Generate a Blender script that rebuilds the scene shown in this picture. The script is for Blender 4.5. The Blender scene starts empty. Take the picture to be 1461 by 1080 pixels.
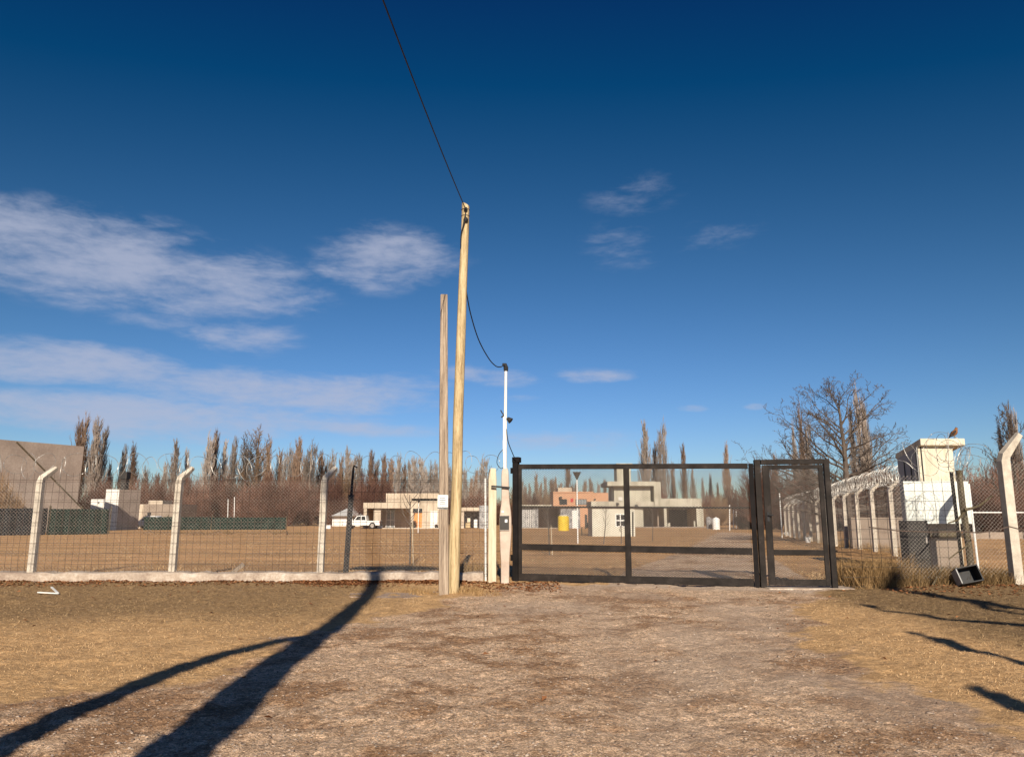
import bpy, math, random
import numpy as np
from mathutils import Vector, Matrix
R = math.radians
sc = bpy.context.scene
col = sc.collection

# ------------------------------------------------------------------ camera maths
F = 1090.0
EYE = 1.3
TP = 195.0 / F
PITCH = math.atan(TP)
CP, SP = math.cos(PITCH), math.sin(PITCH)

def P(px, py, Y):
    u = (px - 730.5) / F; v = (540 - py) / F
    k = Y / (CP - v * SP)
    return Vector((u * k, Y, EYE + (SP + v * CP) * k))

def sstep(a, b, x):
    t = np.clip((x - a) / (b - a), 0, 1)
    return t * t * (3 - 2 * t)

def gz(x, y):
    z = -0.0045 * np.clip(y - 18, 0, 112)
    z = z + 0.13 * sstep(6.2, 7.6, x) * np.exp(-((y - 15.6) / 1.3) ** 2)
    z = z + 0.05 * sstep(6.4, 8.5, x) * sstep(6, 11, y) * (1 - sstep(13, 17, y))
    z = z + 0.10 * sstep(17.5, 19, y) * (1 - sstep(24, 40, y)) * sstep(9, 12, x)
    return z

def gzf(x, y):
    return float(gz(np.float64(x), np.float64(y)))

def G(px, py):
    lo, hi = 2.0, 200.0
    for _ in range(50):
        m = (lo + hi) / 2
        p = P(px, py, m)
        if p.z > gzf(p.x, m): lo = m
        else: hi = m
    p = P(px, py, lo)
    return p

# ------------------------------------------------------------------ mesh builder
class MB:
    def __init__(s):
        s.v = []; s.f = []
    def quad(s, a, b, c, d):
        n = len(s.v); s.v += [tuple(a), tuple(b), tuple(c), tuple(d)]; s.f.append((n, n+1, n+2, n+3))
    def poly(s, pts):
        n = len(s.v); s.v += [tuple(p) for p in pts]; s.f.append(tuple(range(n, n + len(pts))))
    def box(s, x0, x1, y0, y1, z0, z1):
        n = len(s.v)
        s.v += [(x0,y0,z0),(x1,y0,z0),(x1,y1,z0),(x0,y1,z0),(x0,y0,z1),(x1,y0,z1),(x1,y1,z1),(x0,y1,z1)]
        for f in ((0,3,2,1),(4,5,6,7),(0,1,5,4),(1,2,6,5),(2,3,7,6),(3,0,4,7)):
            s.f.append(tuple(n + i for i in f))
        return s
    def pbox(s, x0, x1, y0, y1, Y, D):
        ym = (y0 + y1) / 2
        a = P(x0, ym, Y); b = P(x1, ym, Y)
        z1 = P((x0+x1)/2, y0, Y).z; z0 = P((x0+x1)/2, y1, Y).z
        return s.box(a.x, b.x, Y, Y + D, z0, z1)
    def obox(s, c, ax, ay, az):
        """box from centre and three half-axis vectors"""
        c = Vector(c); n = len(s.v)
        for sx, sy, sz in ((-1,-1,-1),(1,-1,-1),(1,1,-1),(-1,1,-1),(-1,-1,1),(1,-1,1),(1,1,1),(-1,1,1)):
            s.v.append(tuple(c + ax*sx + ay*sy + az*sz))
        for f in ((0,3,2,1),(4,5,6,7),(0,1,5,4),(1,2,6,5),(2,3,7,6),(3,0,4,7)):
            s.f.append(tuple(n + i for i in f))
        return s
    def bar(s, a, b, w, t, ref=(0,0,1)):
        """rectangular bar from a to b; w = full size along ref, t = full size across"""
        a = Vector(a); b = Vector(b); d = (b - a); L = d.length; d.normalize()
        r = Vector(ref); r = (r - d * r.dot(d)).normalized(); q = d.cross(r)
        return s.obox((a+b)/2, d*L/2, q*t/2, r*w/2)
    def tube(s, pts, rad, n=6, ref=None, cap=True, rot=0.0):
        pts = [Vector(p) for p in pts]; m = len(pts)
        if not hasattr(rad, '__len__'): rad = [rad] * m
        if ref is None:
            d = pts[-1] - pts[0]
            ref = Vector((0,0,1)) if abs(d.z) < 0.75 * max(d.length, 1e-6) else Vector((1,0.13,0))
        else: ref = Vector(ref)
        base = len(s.v)
        for i, p in enumerate(pts):
            t = (pts[min(i+1, m-1)] - pts[max(i-1, 0)])
            if t.length < 1e-9: t = Vector((0,0,1))
            t.normalize()
            a = ref - t * ref.dot(t)
            if a.length < 1e-4: a = Vector((0.3,0.8,0.5)) - t * Vector((0.3,0.8,0.5)).dot(t)
            a.normalize(); b = t.cross(a)
            for k in range(n):
                th = 2*math.pi*k/n + rot
                s.v.append(tuple(p + (a*math.cos(th) + b*math.sin(th)) * rad[i]))
        for i in range(m-1):
            for k in range(n):
                k2 = (k+1) % n
                s.f.append((base+i*n+k, base+i*n+k2, base+(i+1)*n+k2, base+(i+1)*n+k))
        if cap:
            s.f.append(tuple(base + k for k in reversed(range(n))))
            s.f.append(tuple(base + (m-1)*n + k for k in range(n)))
        return s
    def prism(s, prof, axis, a, b):
        """extrude closed 2-D profile along axis ('x','y','z') from a to b"""
        n0 = len(s.v); n = len(prof)
        for w in (a, b):
            for p, q in prof:
                s.v.append({'x': (w,p,q), 'y': (p,w,q), 'z': (p,q,w)}[axis])
        s.f.append(tuple(n0 + i for i in range(n))); s.f.append(tuple(n0 + n + i for i in reversed(range(n))))
        for i in range(n):
            j = (i+1) % n
            s.f.append((n0+i, n0+n+i, n0+n+j, n0+j))
        return s
    def sphere(s, c, r, nu=10, nv=7, sc_=(1,1,1)):
        c = Vector(c); n0 = len(s.v)
        for j in range(nv+1):
            ph = math.pi * j / nv
            for i in range(nu):
                th = 2*math.pi*i/nu
                s.v.append((c.x + r*sc_[0]*math.sin(ph)*math.cos(th), c.y + r*sc_[1]*math.sin(ph)*math.sin(th), c.z + r*sc_[2]*math.cos(ph)))
        for j in range(nv):
            for i in range(nu):
                i2 = (i+1) % nu
                s.f.append((n0+j*nu+i, n0+(j+1)*nu+i, n0+(j+1)*nu+i2, n0+j*nu+i2))
        return s
    def build(s, name, mat, parent=None, origin=None, smooth=False, bevel=0):
        off = Vector((0,0,0))
        if origin is not None: off = Vector(origin)
        elif parent is not None:
            q = parent
            while q is not None:
                off = off + q.location; q = q.parent
        me = bpy.data.meshes.new(name)
        vs = np.array(s.v, dtype=np.float64).reshape(-1, 3) - np.array(off)
        me.from_pydata(vs.tolist(), [], s.f)
        if mat: me.materials.append(mat)
        me.update()
        if smooth:
            me.polygons.foreach_set('use_smooth', [True] * len(me.polygons))
        o = bpy.data.objects.new(name, me); col.objects.link(o)
        if parent is not None: o.parent = parent
        if origin is not None: o.location = off
        if bevel:
            m = o.modifiers.new('bevel', 'BEVEL'); m.width = bevel; m.segments = 2; m.limit_method = 'ANGLE'
        if smooth:
            try: me.set_sharp_from_angle(angle=R(40))
            except Exception: pass
        return o

def tag(o, label=None, cat=None, group=None, kind=None):
    if label: o['label'] = label
    if cat: o['category'] = cat
    if group: o['group'] = group
    if kind: o['kind'] = kind
    return o

def thing(name, loc, label, cat, group=None):
    o = bpy.data.objects.new(name, None); col.objects.link(o)
    o.location = Vector(loc); o.empty_display_size = 0.2
    return tag(o, label, cat, group)

def copy_tree(o, parent=None, loc=None, rz=0, scale=None, label=None, group=None):
    c = o.copy(); col.objects.link(c); c.parent = parent
    if loc is not None: c.location = loc
    if parent is None:
        c.rotation_euler = (0, 0, rz)
        if scale: c.scale = scale
        if label: c['label'] = label
        if group: c['group'] = group
    for ch in list(o.children): copy_tree(ch, c)
    return c

# ------------------------------------------------------------------ materials
def newmat(name):
    m = bpy.data.materials.new(name); m.use_nodes = True
    nt = m.node_tree; b = nt.nodes['Principled BSDF']
    return m, nt, b

def N(nt, t, **kw):
    n = nt.nodes.new(t)
    for k, v in kw.items(): setattr(n, k, v)
    return n

def ramp(nt, stops):
    r = N(nt, 'ShaderNodeValToRGB'); e = r.color_ramp.elements
    while len(e) < len(stops): e.new(0.5)
    for i, (p, c) in enumerate(stops):
        e[i].position = p; e[i].color = (c[0], c[1], c[2], 1) if hasattr(c, '__len__') else (c, c, c, 1)
    return r

def noise_mat(name, c0, c1, c2=None, scale=3.0, rough=0.85, bump=0.3, fine=40.0, stretch=(1,1,1), metal=0.0, spec=0.3, bdist=0.01, objrand=0.0, fine_amt=0.5):
    """base colour from two layers of noise; a bump from the fine layer"""
    m, nt, b = newmat(name); L = nt.links.new
    tc = N(nt, 'ShaderNodeTexCoord'); mp = N(nt, 'ShaderNodeMapping'); mp.inputs['Scale'].default_value = stretch
    L(tc.outputs['Object'], mp.inputs['Vector'])
    n1 = N(nt, 'ShaderNodeTexNoise'); n1.inputs['Scale'].default_value = scale; n1.inputs['Detail'].default_value = 5; n1.inputs['Roughness'].default_value = 0.6
    n2 = N(nt, 'ShaderNodeTexNoise'); n2.inputs['Scale'].default_value = fine; n2.inputs['Detail'].default_value = 3
    L(mp.outputs[0], n1.inputs['Vector']); L(mp.outputs[0], n2.inputs['Vector'])
    ad = N(nt, 'ShaderNodeMath', operation='MULTIPLY_ADD'); ad.inputs[1].default_value = fine_amt; ad.inputs[2].default_value = -0.5*fine_amt
    L(n2.outputs[0], ad.inputs[0])
    su = N(nt, 'ShaderNodeMath', operation='ADD'); L(n1.outputs[0], su.inputs[0]); L(ad.outputs[0], su.inputs[1])
    st = [(0.3, c0), (0.55, c1)] + ([(0.75, c2)] if c2 else [])
    r = ramp(nt, st); L(su.outputs[0], r.inputs[0])
    out = r.outputs[0]
    if objrand:
        oi = N(nt, 'ShaderNodeObjectInfo'); hs = N(nt, 'ShaderNodeHueSaturation')
        mr = N(nt, 'ShaderNodeMapRange'); mr.inputs[3].default_value = 1 - objrand; mr.inputs[4].default_value = 1 + objrand
        L(oi.outputs['Random'], mr.inputs[0]); L(mr.outputs[0], hs.inputs['Value']); L(out, hs.inputs['Color']); out = hs.outputs[0]
    L(out, b.inputs['Base Color'])
    b.inputs['Roughness'].default_value = rough; b.inputs['Metallic'].default_value = metal
    b.inputs['Specular IOR Level'].default_value = spec
    if bump:
        bp = N(nt, 'ShaderNodeBump'); bp.inputs['Strength'].default_value = bump; bp.inputs['Distance'].default_value = bdist
        L(su.outputs[0], bp.inputs['Height']); L(bp.outputs[0], b.inputs['Normal'])
    return m

def plain(name, c, rough=0.5, metal=0.0, spec=0.5):
    m = noise_mat(name, [x*0.85 for x in c], c, [min(1, x*1.1) for x in c], scale=4, rough=rough, bump=0.05, metal=metal, spec=spec, fine_amt=0.3)
    return m

M = {}
M['concrete'] = noise_mat('pale_concrete', (.40,.345,.28), (.56,.495,.405), (.64,.575,.49), scale=5, bump=.4, fine=60)
M['footing'] = noise_mat('rough_footing', (.27,.20,.155), (.43,.345,.27), (.58,.51,.43), scale=3.2, bump=1.0, fine=25, bdist=.02)
M['pink_concrete'] = noise_mat('precast_concrete', (.42,.33,.26), (.54,.43,.35), (.60,.50,.41), scale=4, bump=.3, fine=90)
M['wood_pale'] = noise_mat('treated_pole_wood', (.22,.145,.07), (.52,.40,.225), (.63,.52,.33), scale=2.5, stretch=(9,9,.6), bump=.4, fine=18, bdist=.01)
M['wood_grey'] = noise_mat('weathered_wood', (.13,.095,.07), (.34,.26,.19), (.50,.41,.31), scale=2.5, stretch=(14,14,.5), bump=.8, fine=16, bdist=.012)
M['wood_post'] = noise_mat('pale_sawn_timber', (.46,.375,.255), (.60,.51,.37), (.66,.575,.44), scale=2, stretch=(8,8,.7), bump=.25, fine=20)
M['wood_old'] = noise_mat('old_brown_post', (.045,.035,.022), (.11,.085,.05), (.17,.14,.085), scale=3, stretch=(9,9,.8), bump=.8, fine=18)
M['gate'] = noise_mat('dark_gate_paint', (.013,.0105,.0092), (.025,.020,.0175), (.046,.037,.032), scale=4, rough=.7, bump=.08, fine=50, spec=.15)
M['gate_post'] = noise_mat('black_gate_paint', (.007,.006,.006), (.012,.010,.010), (.018,.015,.015), scale=4, rough=.7, bump=.08, fine=50, spec=.12)
M['mesh'] = noise_mat('expanded_metal', (.09,.078,.07), (.15,.13,.115), scale=5, rough=.6, bump=0)
M['galv'] = noise_mat('galvanised_wire', (.25,.215,.185), (.40,.355,.315), scale=6, rough=.5, bump=0, metal=.2)
M['razor'] = noise_mat('razor_steel', (.24,.225,.205), (.44,.42,.39), scale=6, rough=.45, bump=0, metal=.4)
M['rust'] = noise_mat('dark_rusty_wire', (.05,.035,.028), (.10,.07,.055), scale=6, rough=.8, bump=0)
M['black'] = noise_mat('black_rubber', (.010,.010,.011), (.018,.018,.02), scale=9, rough=.6, bump=.05)
M['white_paint'] = noise_mat('white_paint', (.66,.65,.62), (.78,.77,.74), scale=4, rough=.45, bump=.05)
M['white_board'] = noise_mat('white_board', (.54,.55,.49), (.70,.72,.66), (.76,.78,.73), scale=2.2, rough=.6, bump=.05, stretch=(2.5,2.5,.6))
M['cream'] = noise_mat('cream_paint', (.44,.38,.28), (.66,.59,.45), (.74,.67,.53), scale=2.2, rough=.7, bump=.1, stretch=(3,3,.5))
M['grey_sheet'] = noise_mat('grey_sheet_metal', (.26,.255,.25), (.36,.355,.35), scale=2, rough=.6, bump=.08)
M['dark_metal'] = noise_mat('dark_metal', (.018,.016,.015), (.035,.031,.028), scale=4, rough=.6, bump=.1)
M['bark'] = noise_mat('bare_tree_bark', (.055,.042,.034), (.11,.085,.068), (.17,.135,.11), scale=3, rough=.95, bump=.6, fine=20, stretch=(3,3,.7))
M['poplar'] = noise_mat('poplar_bark', (.17,.135,.112), (.28,.228,.19), (.38,.315,.265), scale=.5, rough=.95, bump=0, fine=3, objrand=.25)
M['poplar_brown'] = noise_mat('brown_poplar_bark', (.14,.092,.064), (.225,.15,.105), (.30,.205,.145), scale=.5, rough=.95, bump=0, fine=3, objrand=.2)
M['bush'] = noise_mat('reddish_twigs', (.080,.040,.029), (.135,.068,.047), (.20,.105,.072), scale=.6, rough=.95, bump=0, fine=3, objrand=.45)
M['tan_bush'] = noise_mat('tan_twigs', (.14,.085,.05), (.22,.14,.08), (.30,.20,.12), scale=.6, rough=.95, bump=0, fine=3, objrand=.2)
M['house_tan'] = noise_mat('tan_render', (.37,.295,.215), (.50,.41,.31), (.58,.485,.38), scale=.7, rough=.9, bump=.1, fine=5, stretch=(1.6,1.6,.45))
M['house_grey'] = noise_mat('grey_beige_concrete', (.30,.275,.215), (.46,.425,.34), (.55,.52,.42), scale=.7, rough=.9, bump=.1, fine=5, stretch=(1.6,1.6,.45))
M['house_white'] = noise_mat('off_white_render', (.60,.58,.54), (.72,.70,.66), scale=.8, rough=.9, bump=.1, fine=8)
M['pad'] = noise_mat('dusty_concrete_pad', (.24,.165,.12), (.36,.265,.205), (.44,.34,.27), scale=3, rough=.95, bump=.5, fine=30)
M['hut'] = noise_mat('cream_render', (.48,.45,.37), (.58,.55,.46), (.64,.61,.52), scale=.8, rough=.9, bump=.1, fine=8)
M['wedge'] = noise_mat('bare_concrete', (.26,.205,.17), (.34,.27,.225), (.41,.335,.28), scale=.5, rough=.95, bump=.1, fine=6)
M['glass'] = plain('dark_glass', (.02,.022,.025), rough=.12, spec=.5)
M['pale_glass'] = plain('pale_glass', (.25,.27,.28), rough=.15, spec=.5)
M['orange'] = plain('orange_door', (.62,.24,.06), rough=.6)
M['stone'] = noise_mat('grey_stone_cladding', (.10,.10,.105), (.30,.29,.285), (.48,.46,.44), scale=2.6, rough=.9, bump=.5, fine=9, fine_amt=1.0)
M['yellow'] = plain('yellow_plastic', (.72,.50,.02), rough=.45)
M['shade_cloth'] = noise_mat('green_shade_cloth', (.005,.013,.010), (.011,.025,.019), (.028,.045,.036), scale=.9, rough=.9, bump=.3, fine=6, bdist=.05)
M['shade_black'] = noise_mat('black_shade_cloth', (.008,.009,.011), (.016,.017,.02), (.03,.032,.036), scale=.9, rough=.9, bump=.3, fine=6, bdist=.05)
M['car_white'] = plain('white_car_paint', (.74,.73,.70), rough=.3)
M['tyre'] = plain('tyre_rubber', (.018,.017,.017), rough=.85)
M['red_lens'] = plain('red_lens', (.45,.02,.02), rough=.3)
M['roof_grey'] = plain('grey_roof_sheet', (.30,.31,.32), rough=.6)
M['meter'] = plain('meter_cover', (.055,.05,.045), rough=.25)
M['paper'] = noise_mat('printed_paper', (.55,.55,.54), (.80,.80,.78), scale=30, rough=.7, bump=0, fine=60, fine_amt=.8)
M['ink'] = plain('faded_ink', (.40,.42,.40), rough=.8)
M['ink_dark'] = plain('dark_ink', (.10,.11,.14), rough=.8)
M['plaster'] = noise_mat('pinkish_plaster', (.19,.145,.11), (.28,.22,.172), scale=1, rough=.9, bump=.1)
M['bird'] = noise_mat('rufous_feathers', (.17,.068,.026), (.27,.115,.042), scale=30, rough=.9, bump=.2, fine=120)
M['bird_dark'] = noise_mat('dark_brown_feathers', (.022,.015,.012), (.05,.035,.028), scale=30, rough=.9, bump=.2, fine=120)
M['beak'] = plain('horn', (.35,.28,.18), rough=.4)
M['eye'] = plain('eye', (.01,.008,.006), rough=.1)
M['soil'] = noise_mat('loose_soil', (.10,.058,.03), (.19,.115,.06), scale=.8, rough=.95, bump=.4, fine=6)

def brick_mat():
    m, nt, b = newmat('orange_brick'); L = nt.links.new
    tc = N(nt, 'ShaderNodeTexCoord'); mp = N(nt, 'ShaderNodeMapping'); mp.inputs['Rotation'].default_value = (R(90), 0, 0)
    L(tc.outputs['Object'], mp.inputs['Vector'])
    br = N(nt, 'ShaderNodeTexBrick'); br.inputs['Scale'].default_value = 3.2
    br.inputs['Color1'].default_value = (.46,.225,.115,1); br.inputs['Color2'].default_value = (.53,.28,.15,1); br.inputs['Mortar'].default_value = (.50,.35,.26,1)
    br.inputs['Mortar Size'].default_value = .02
    L(mp.outputs[0], br.inputs['Vector']); L(br.outputs[0], b.inputs['Base Color']); b.inputs['Roughness'].default_value = .9
    return m
M['brick'] = brick_mat()

def cladding(name, c0, c1, freq):
    """vertical sheet ribs as a bump plus slight colour lines"""
    m, nt, b = newmat(name); L = nt.links.new
    tc = N(nt, 'ShaderNodeTexCoord'); w = N(nt, 'ShaderNodeTexWave'); w.bands_direction = 'X'; w.inputs['Scale'].default_value = freq
    L(tc.outputs['Object'], w.inputs['Vector'])
    r = ramp(nt, [(0.0, c0), (1.0, c1)]); L(w.outputs['Fac'], r.inputs[0]); L(r.outputs[0], b.inputs['Base Color'])
    b.inputs['Roughness'].default_value = .7
    bp = N(nt, 'ShaderNodeBump'); bp.inputs['Distance'].default_value = .02; bp.inputs['Strength'].default_value = .6
    L(w.outputs['Fac'], bp.inputs['Height']); L(bp.outputs[0], b.inputs['Normal'])
    return m

def vcol_mat(name, rough=.9):
    m, nt, b = newmat(name); L = nt.links.new
    a = N(nt, 'ShaderNodeAttribute'); a.attribute_name = 'tint'
    L(a.outputs['Color'], b.inputs['Base Color']); b.inputs['Roughness'].default_value = rough; b.inputs['Specular IOR Level'].default_value = .15
    return m
M['blades'] = vcol_mat('dry_grass_blades')
M['stones'] = vcol_mat('loose_stones')
M['leaves'] = vcol_mat('fallen_leaves')

def ground_mat():
    m, nt, b = newmat('ground_soil_and_gravel'); L = nt.links.new
    geo = N(nt, 'ShaderNodeNewGeometry'); pos = geo.outputs['Position']
    def nz(scale, det=5, rough=.6, dist=0.0):
        n = N(nt, 'ShaderNodeTexNoise'); n.inputs['Scale'].default_value = scale; n.inputs['Detail'].default_value = det
        n.inputs['Roughness'].default_value = rough; n.inputs['Distortion'].default_value = dist
        L(pos, n.inputs['Vector']); return n.outputs[0]
    def mix(f, a, c, mode='MIX'):
        x = N(nt, 'ShaderNodeMix', data_type='RGBA', blend_type=mode)
        if hasattr(f, 'links') or not isinstance(f, (int, float)): L(f, x.inputs[0])
        else: x.inputs[0].default_value = f
        for s, q in ((6, a), (7, c)):
            if isinstance(q, tuple): x.inputs[s].default_value = (*q, 1)
            else: L(q, x.inputs[s])
        return x.outputs[2]
    def rmp(src, stops):
        r = ramp(nt, stops); L(src, r.inputs[0]); return r.outputs[0]
    def mth(op, a, c=None):
        x = N(nt, 'ShaderNodeMath', operation=op)
        for i, q in enumerate((a, c)):
            if q is None: continue
            if isinstance(q, (int, float)): x.inputs[i].default_value = q
            else: L(q, x.inputs[i])
        return x.outputs[0]
    def attr(n):
        a = N(nt, 'ShaderNodeAttribute'); a.attribute_name = n; return a.outputs['Fac']
    big = nz(.45, 4); mid = nz(2.2, 6, .65); fin = nz(14, 5, .7); vfin = nz(70, 4, .7)
    # dry lawn
    g1 = rmp(mid, [(.3, (0.362,0.212,0.106)), (.5, (0.604,0.368,0.177)), (.7, (0.786,0.495,0.247))])
    g2 = rmp(fin, [(.3, (0.227,0.142,0.070)), (.5, (0.573,0.354,0.169)), (.72, (0.850,0.566,0.296))])
    grass = mix(.55, g1, g2)
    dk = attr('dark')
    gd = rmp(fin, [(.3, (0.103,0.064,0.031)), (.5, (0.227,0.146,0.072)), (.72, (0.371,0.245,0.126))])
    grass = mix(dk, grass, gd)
    # gravel
    v1 = rmp(vfin, [(.3, (0.277,0.174,0.109)), (.5, (0.651,0.442,0.284)), (.7, (0.900,0.726,0.509))])
    v2 = rmp(fin, [(.3, (0.390,0.239,0.139)), (.5, (0.684,0.465,0.297)), (.7, (0.878,0.625,0.424))])
    gravel = mix(.5, v1, v2)
    brown = rmp(mth('ADD', mth('MULTIPLY', big, .5), mth('MULTIPLY', mid, .5)), [(.47, 0.0), (.55, 1.0)])
    gb = rmp(fin, [(.3, (0.187,0.095,0.044)), (.5, (0.316,0.170,0.084)), (.7, (0.443,0.260,0.136))])
    gravel = mix(mth('MULTIPLY', brown, .8), gravel, gb)
    pit_shade = rmp(nz(26, 3, .75), [(.30, 1.0), (.40, 0.0)])
    gravel = mix(mth('MULTIPLY', pit_shade, .75), gravel, (.13,.085,.055))  # dark spots: shade of small hollows put into the gravel colour
    clod = rmp(nz(8.5, 4, .7), [(.31, 1.0), (.37, 0.0)])
    gravel = mix(mth('MULTIPLY', clod, .7), gravel, (.15,.10,.065))
    vo = N(nt, 'ShaderNodeTexVoronoi'); vo.inputs['Scale'].default_value = 38; L(pos, vo.inputs['Vector'])
    sep = N(nt, 'ShaderNodeSeparateColor'); L(vo.outputs['Color'], sep.inputs[0])
    isst = mth('MULTIPLY', mth('LESS_THAN', vo.outputs['Distance'], .30), mth('GREATER_THAN', sep.outputs[0], .62))
    stc = rmp(sep.outputs[1], [(.0, (0.209,0.153,0.119)), (.5, (0.437,0.360,0.297)), (1.0, (0.627,0.540,0.459))])
    gravel = mix(mth('MULTIPLY', isst, .8), gravel, stc)
    for vs, amt in ((95, .75), (34, .6), (150, .5)):
        v2_ = N(nt, 'ShaderNodeTexVoronoi'); v2_.inputs['Scale'].default_value = vs; L(pos, v2_.inputs['Vector'])
        s2_ = N(nt, 'ShaderNodeSeparateColor'); L(v2_.outputs['Color'], s2_.inputs[0])
        gravel = mix(amt, gravel, rmp(s2_.outputs[0], [(.0, (.52,.51,.50)), (.5, (.98,.98,.98)), (1.0, (1.42,1.43,1.46))]), 'MULTIPLY')
    pale = attr('pale')
    gravel = mix(pale, gravel, rmp(fin, [(.3, (.46,.34,.245)), (.7, (.62,.48,.37))]))
    # interior soil
    s1 = rmp(nz(.8, 6, .7), [(.3, (0.316,0.165,0.070)), (.5, (0.518,0.284,0.121)), (.7, (0.662,0.383,0.175))])
    s2 = rmp(nz(5, 6, .7), [(.3, (0.244,0.132,0.060)), (.5, (0.532,0.298,0.133)), (.72, (0.748,0.463,0.229))])
    soil = mix(.55, s1, s2)
    smp = N(nt, 'ShaderNodeMapping'); smp.inputs['Scale'].default_value = (.10, .55, 1); L(pos, smp.inputs['Vector'])
    sn = N(nt, 'ShaderNodeTexNoise'); sn.inputs['Scale'].default_value = 1.0; sn.inputs['Detail'].default_value = 7; sn.inputs['Roughness'].default_value = .68; L(smp.outputs[0], sn.inputs['Vector'])
    soil = mix(.9, soil, rmp(sn.outputs[0], [(.34, (.55,.56,.56)), (.5, (.98,.98,.96)), (.66, (1.28,1.28,1.3))]), 'MULTIPLY')
    gf = attr('gravel'); sf = attr('soil')
    edge = mth('ADD', gf, mth('MULTIPLY', mth('SUBTRACT', mid, .5), 1.1))
    em = N(nt, 'ShaderNodeMapRange'); em.inputs[1].default_value = .36; em.inputs[2].default_value = .64; em.interpolation_type = 'SMOOTHSTEP'; L(edge, em.inputs[0])
    base = mix(sf, grass, soil)
    cc = mix(em.outputs[0], base, gravel)
    L(cc, b.inputs['Base Color']); b.inputs['Roughness'].default_value = .95; b.inputs['Specular IOR Level'].default_value = .15
    h = mth('ADD', mth('MULTIPLY', fin, .6), mth('MULTIPLY', vfin, .35))
    h = mth('ADD', h, mth('MULTIPLY', isst, .35))
    bp = N(nt, 'ShaderNodeBump'); bp.inputs['Strength'].default_value = 1.0; bp.inputs['Distance'].default_value = .055
    L(h, bp.inputs['Height']); L(bp.outputs[0], b.inputs['Normal'])
    return m
M['ground'] = ground_mat()

# ------------------------------------------------------------------ numpy noise
def vnoise(x, y, seed=0):
    xi = np.floor(x).astype(np.int64); yi = np.floor(y).astype(np.int64)
    fx = x - xi; fy = y - yi; fx = fx*fx*(3-2*fx); fy = fy*fy*(3-2*fy)
    def h(a, b):
        n = (a * 374761393 + b * 668265263 + seed * 982451653) & 0x7fffffff
        n = ((n ^ (n >> 13)) * 1274126177) & 0x7fffffff
        n = n ^ (n >> 16)
        return (n & 0xffff) / 65535.0
    return (h(xi,yi)*(1-fx)+h(xi+1,yi)*fx)*(1-fy) + (h(xi,yi+1)*(1-fx)+h(xi+1,yi+1)*fx)*fy

def fbm(x, y, seed=0, o=4):
    s = 0; a = .5
    for i in range(o):
        s = s + a * vnoise(x * 2**i, y * 2**i, seed + i); a *= .5
    return s

def poly_sd(x, y, poly):
    """signed distance to polygon, positive inside"""
    inside = np.zeros(x.shape, bool); d = np.full(x.shape, 1e9)
    n = len(poly)
    for i in range(n):
        x0, y0 = poly[i]; x1, y1 = poly[(i+1) % n]
        c = ((y0 > y) != (y1 > y)) & (x < (x1-x0)*(y-y0)/((y1-y0) if y1 != y0 else 1e-9) + x0)
        inside ^= c
        ex, ey = x1-x0, y1-y0
        t = np.clip(((x-x0)*ex + (y-y0)*ey) / (ex*ex+ey*ey), 0, 1)
        d = np.minimum(d, np.hypot(x-x0-t*ex, y-y0-t*ey))
    return np.where(inside, d, -d)

def gpt(px, py):
    p = G(px, py); return (p.x, p.y)
drive = [gpt(735,832), gpt(700,842), gpt(640,856), gpt(560,872), gpt(470,905), gpt(380,945), gpt(230,985), gpt(60,1010), (-4.2,5.3), (-9,4.6), (-30,2.0), (-30,-30), (30,-30), (30,1.0), (6,4.4), gpt(1400,1050), gpt(1290,1000), gpt(1215,950), gpt(1150,900), gpt(1125,868), gpt(1165,846), gpt(1195,840)]
track = [gpt(860,838), gpt(1195,842), (6.3,17), (9.5,30), (14,46), (19.5,62), (21.5,70), (19.0,72), (16,62), (9.5,40), (5.2,26), (2.8,19), (2.2,16.6)]

def masks(x, y):
    a = poly_sd(x, y, drive); t = poly_sd(x, y, track)
    wob = (fbm(x*.7, y*.7, 61)-.47)*1.7 + (fbm(x*2.6, y*2.6, 62)-.47)*1.0
    near = sstep(20, 14.5, y)*0 + (1 - sstep(12.5, 15, y))
    g = np.maximum(sstep(-.75, .75, a + wob*near), sstep(-.5, .5, t / np.maximum(.5, .02*y)) * .95)
    return g

def grow_axis(a, b, step, far, k=1.13):
    v = list(np.arange(a, b + 1e-6, step)); s = step; hi = []
    x = v[-1]
    while x < far[1]:
        s *= k; x += s; hi.append(x)
    s = step; lo = []; x = v[0]
    while x > far[0]:
        s *= k; x -= s; lo.append(x)
    return np.array(lo[::-1] + v + hi)

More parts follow.
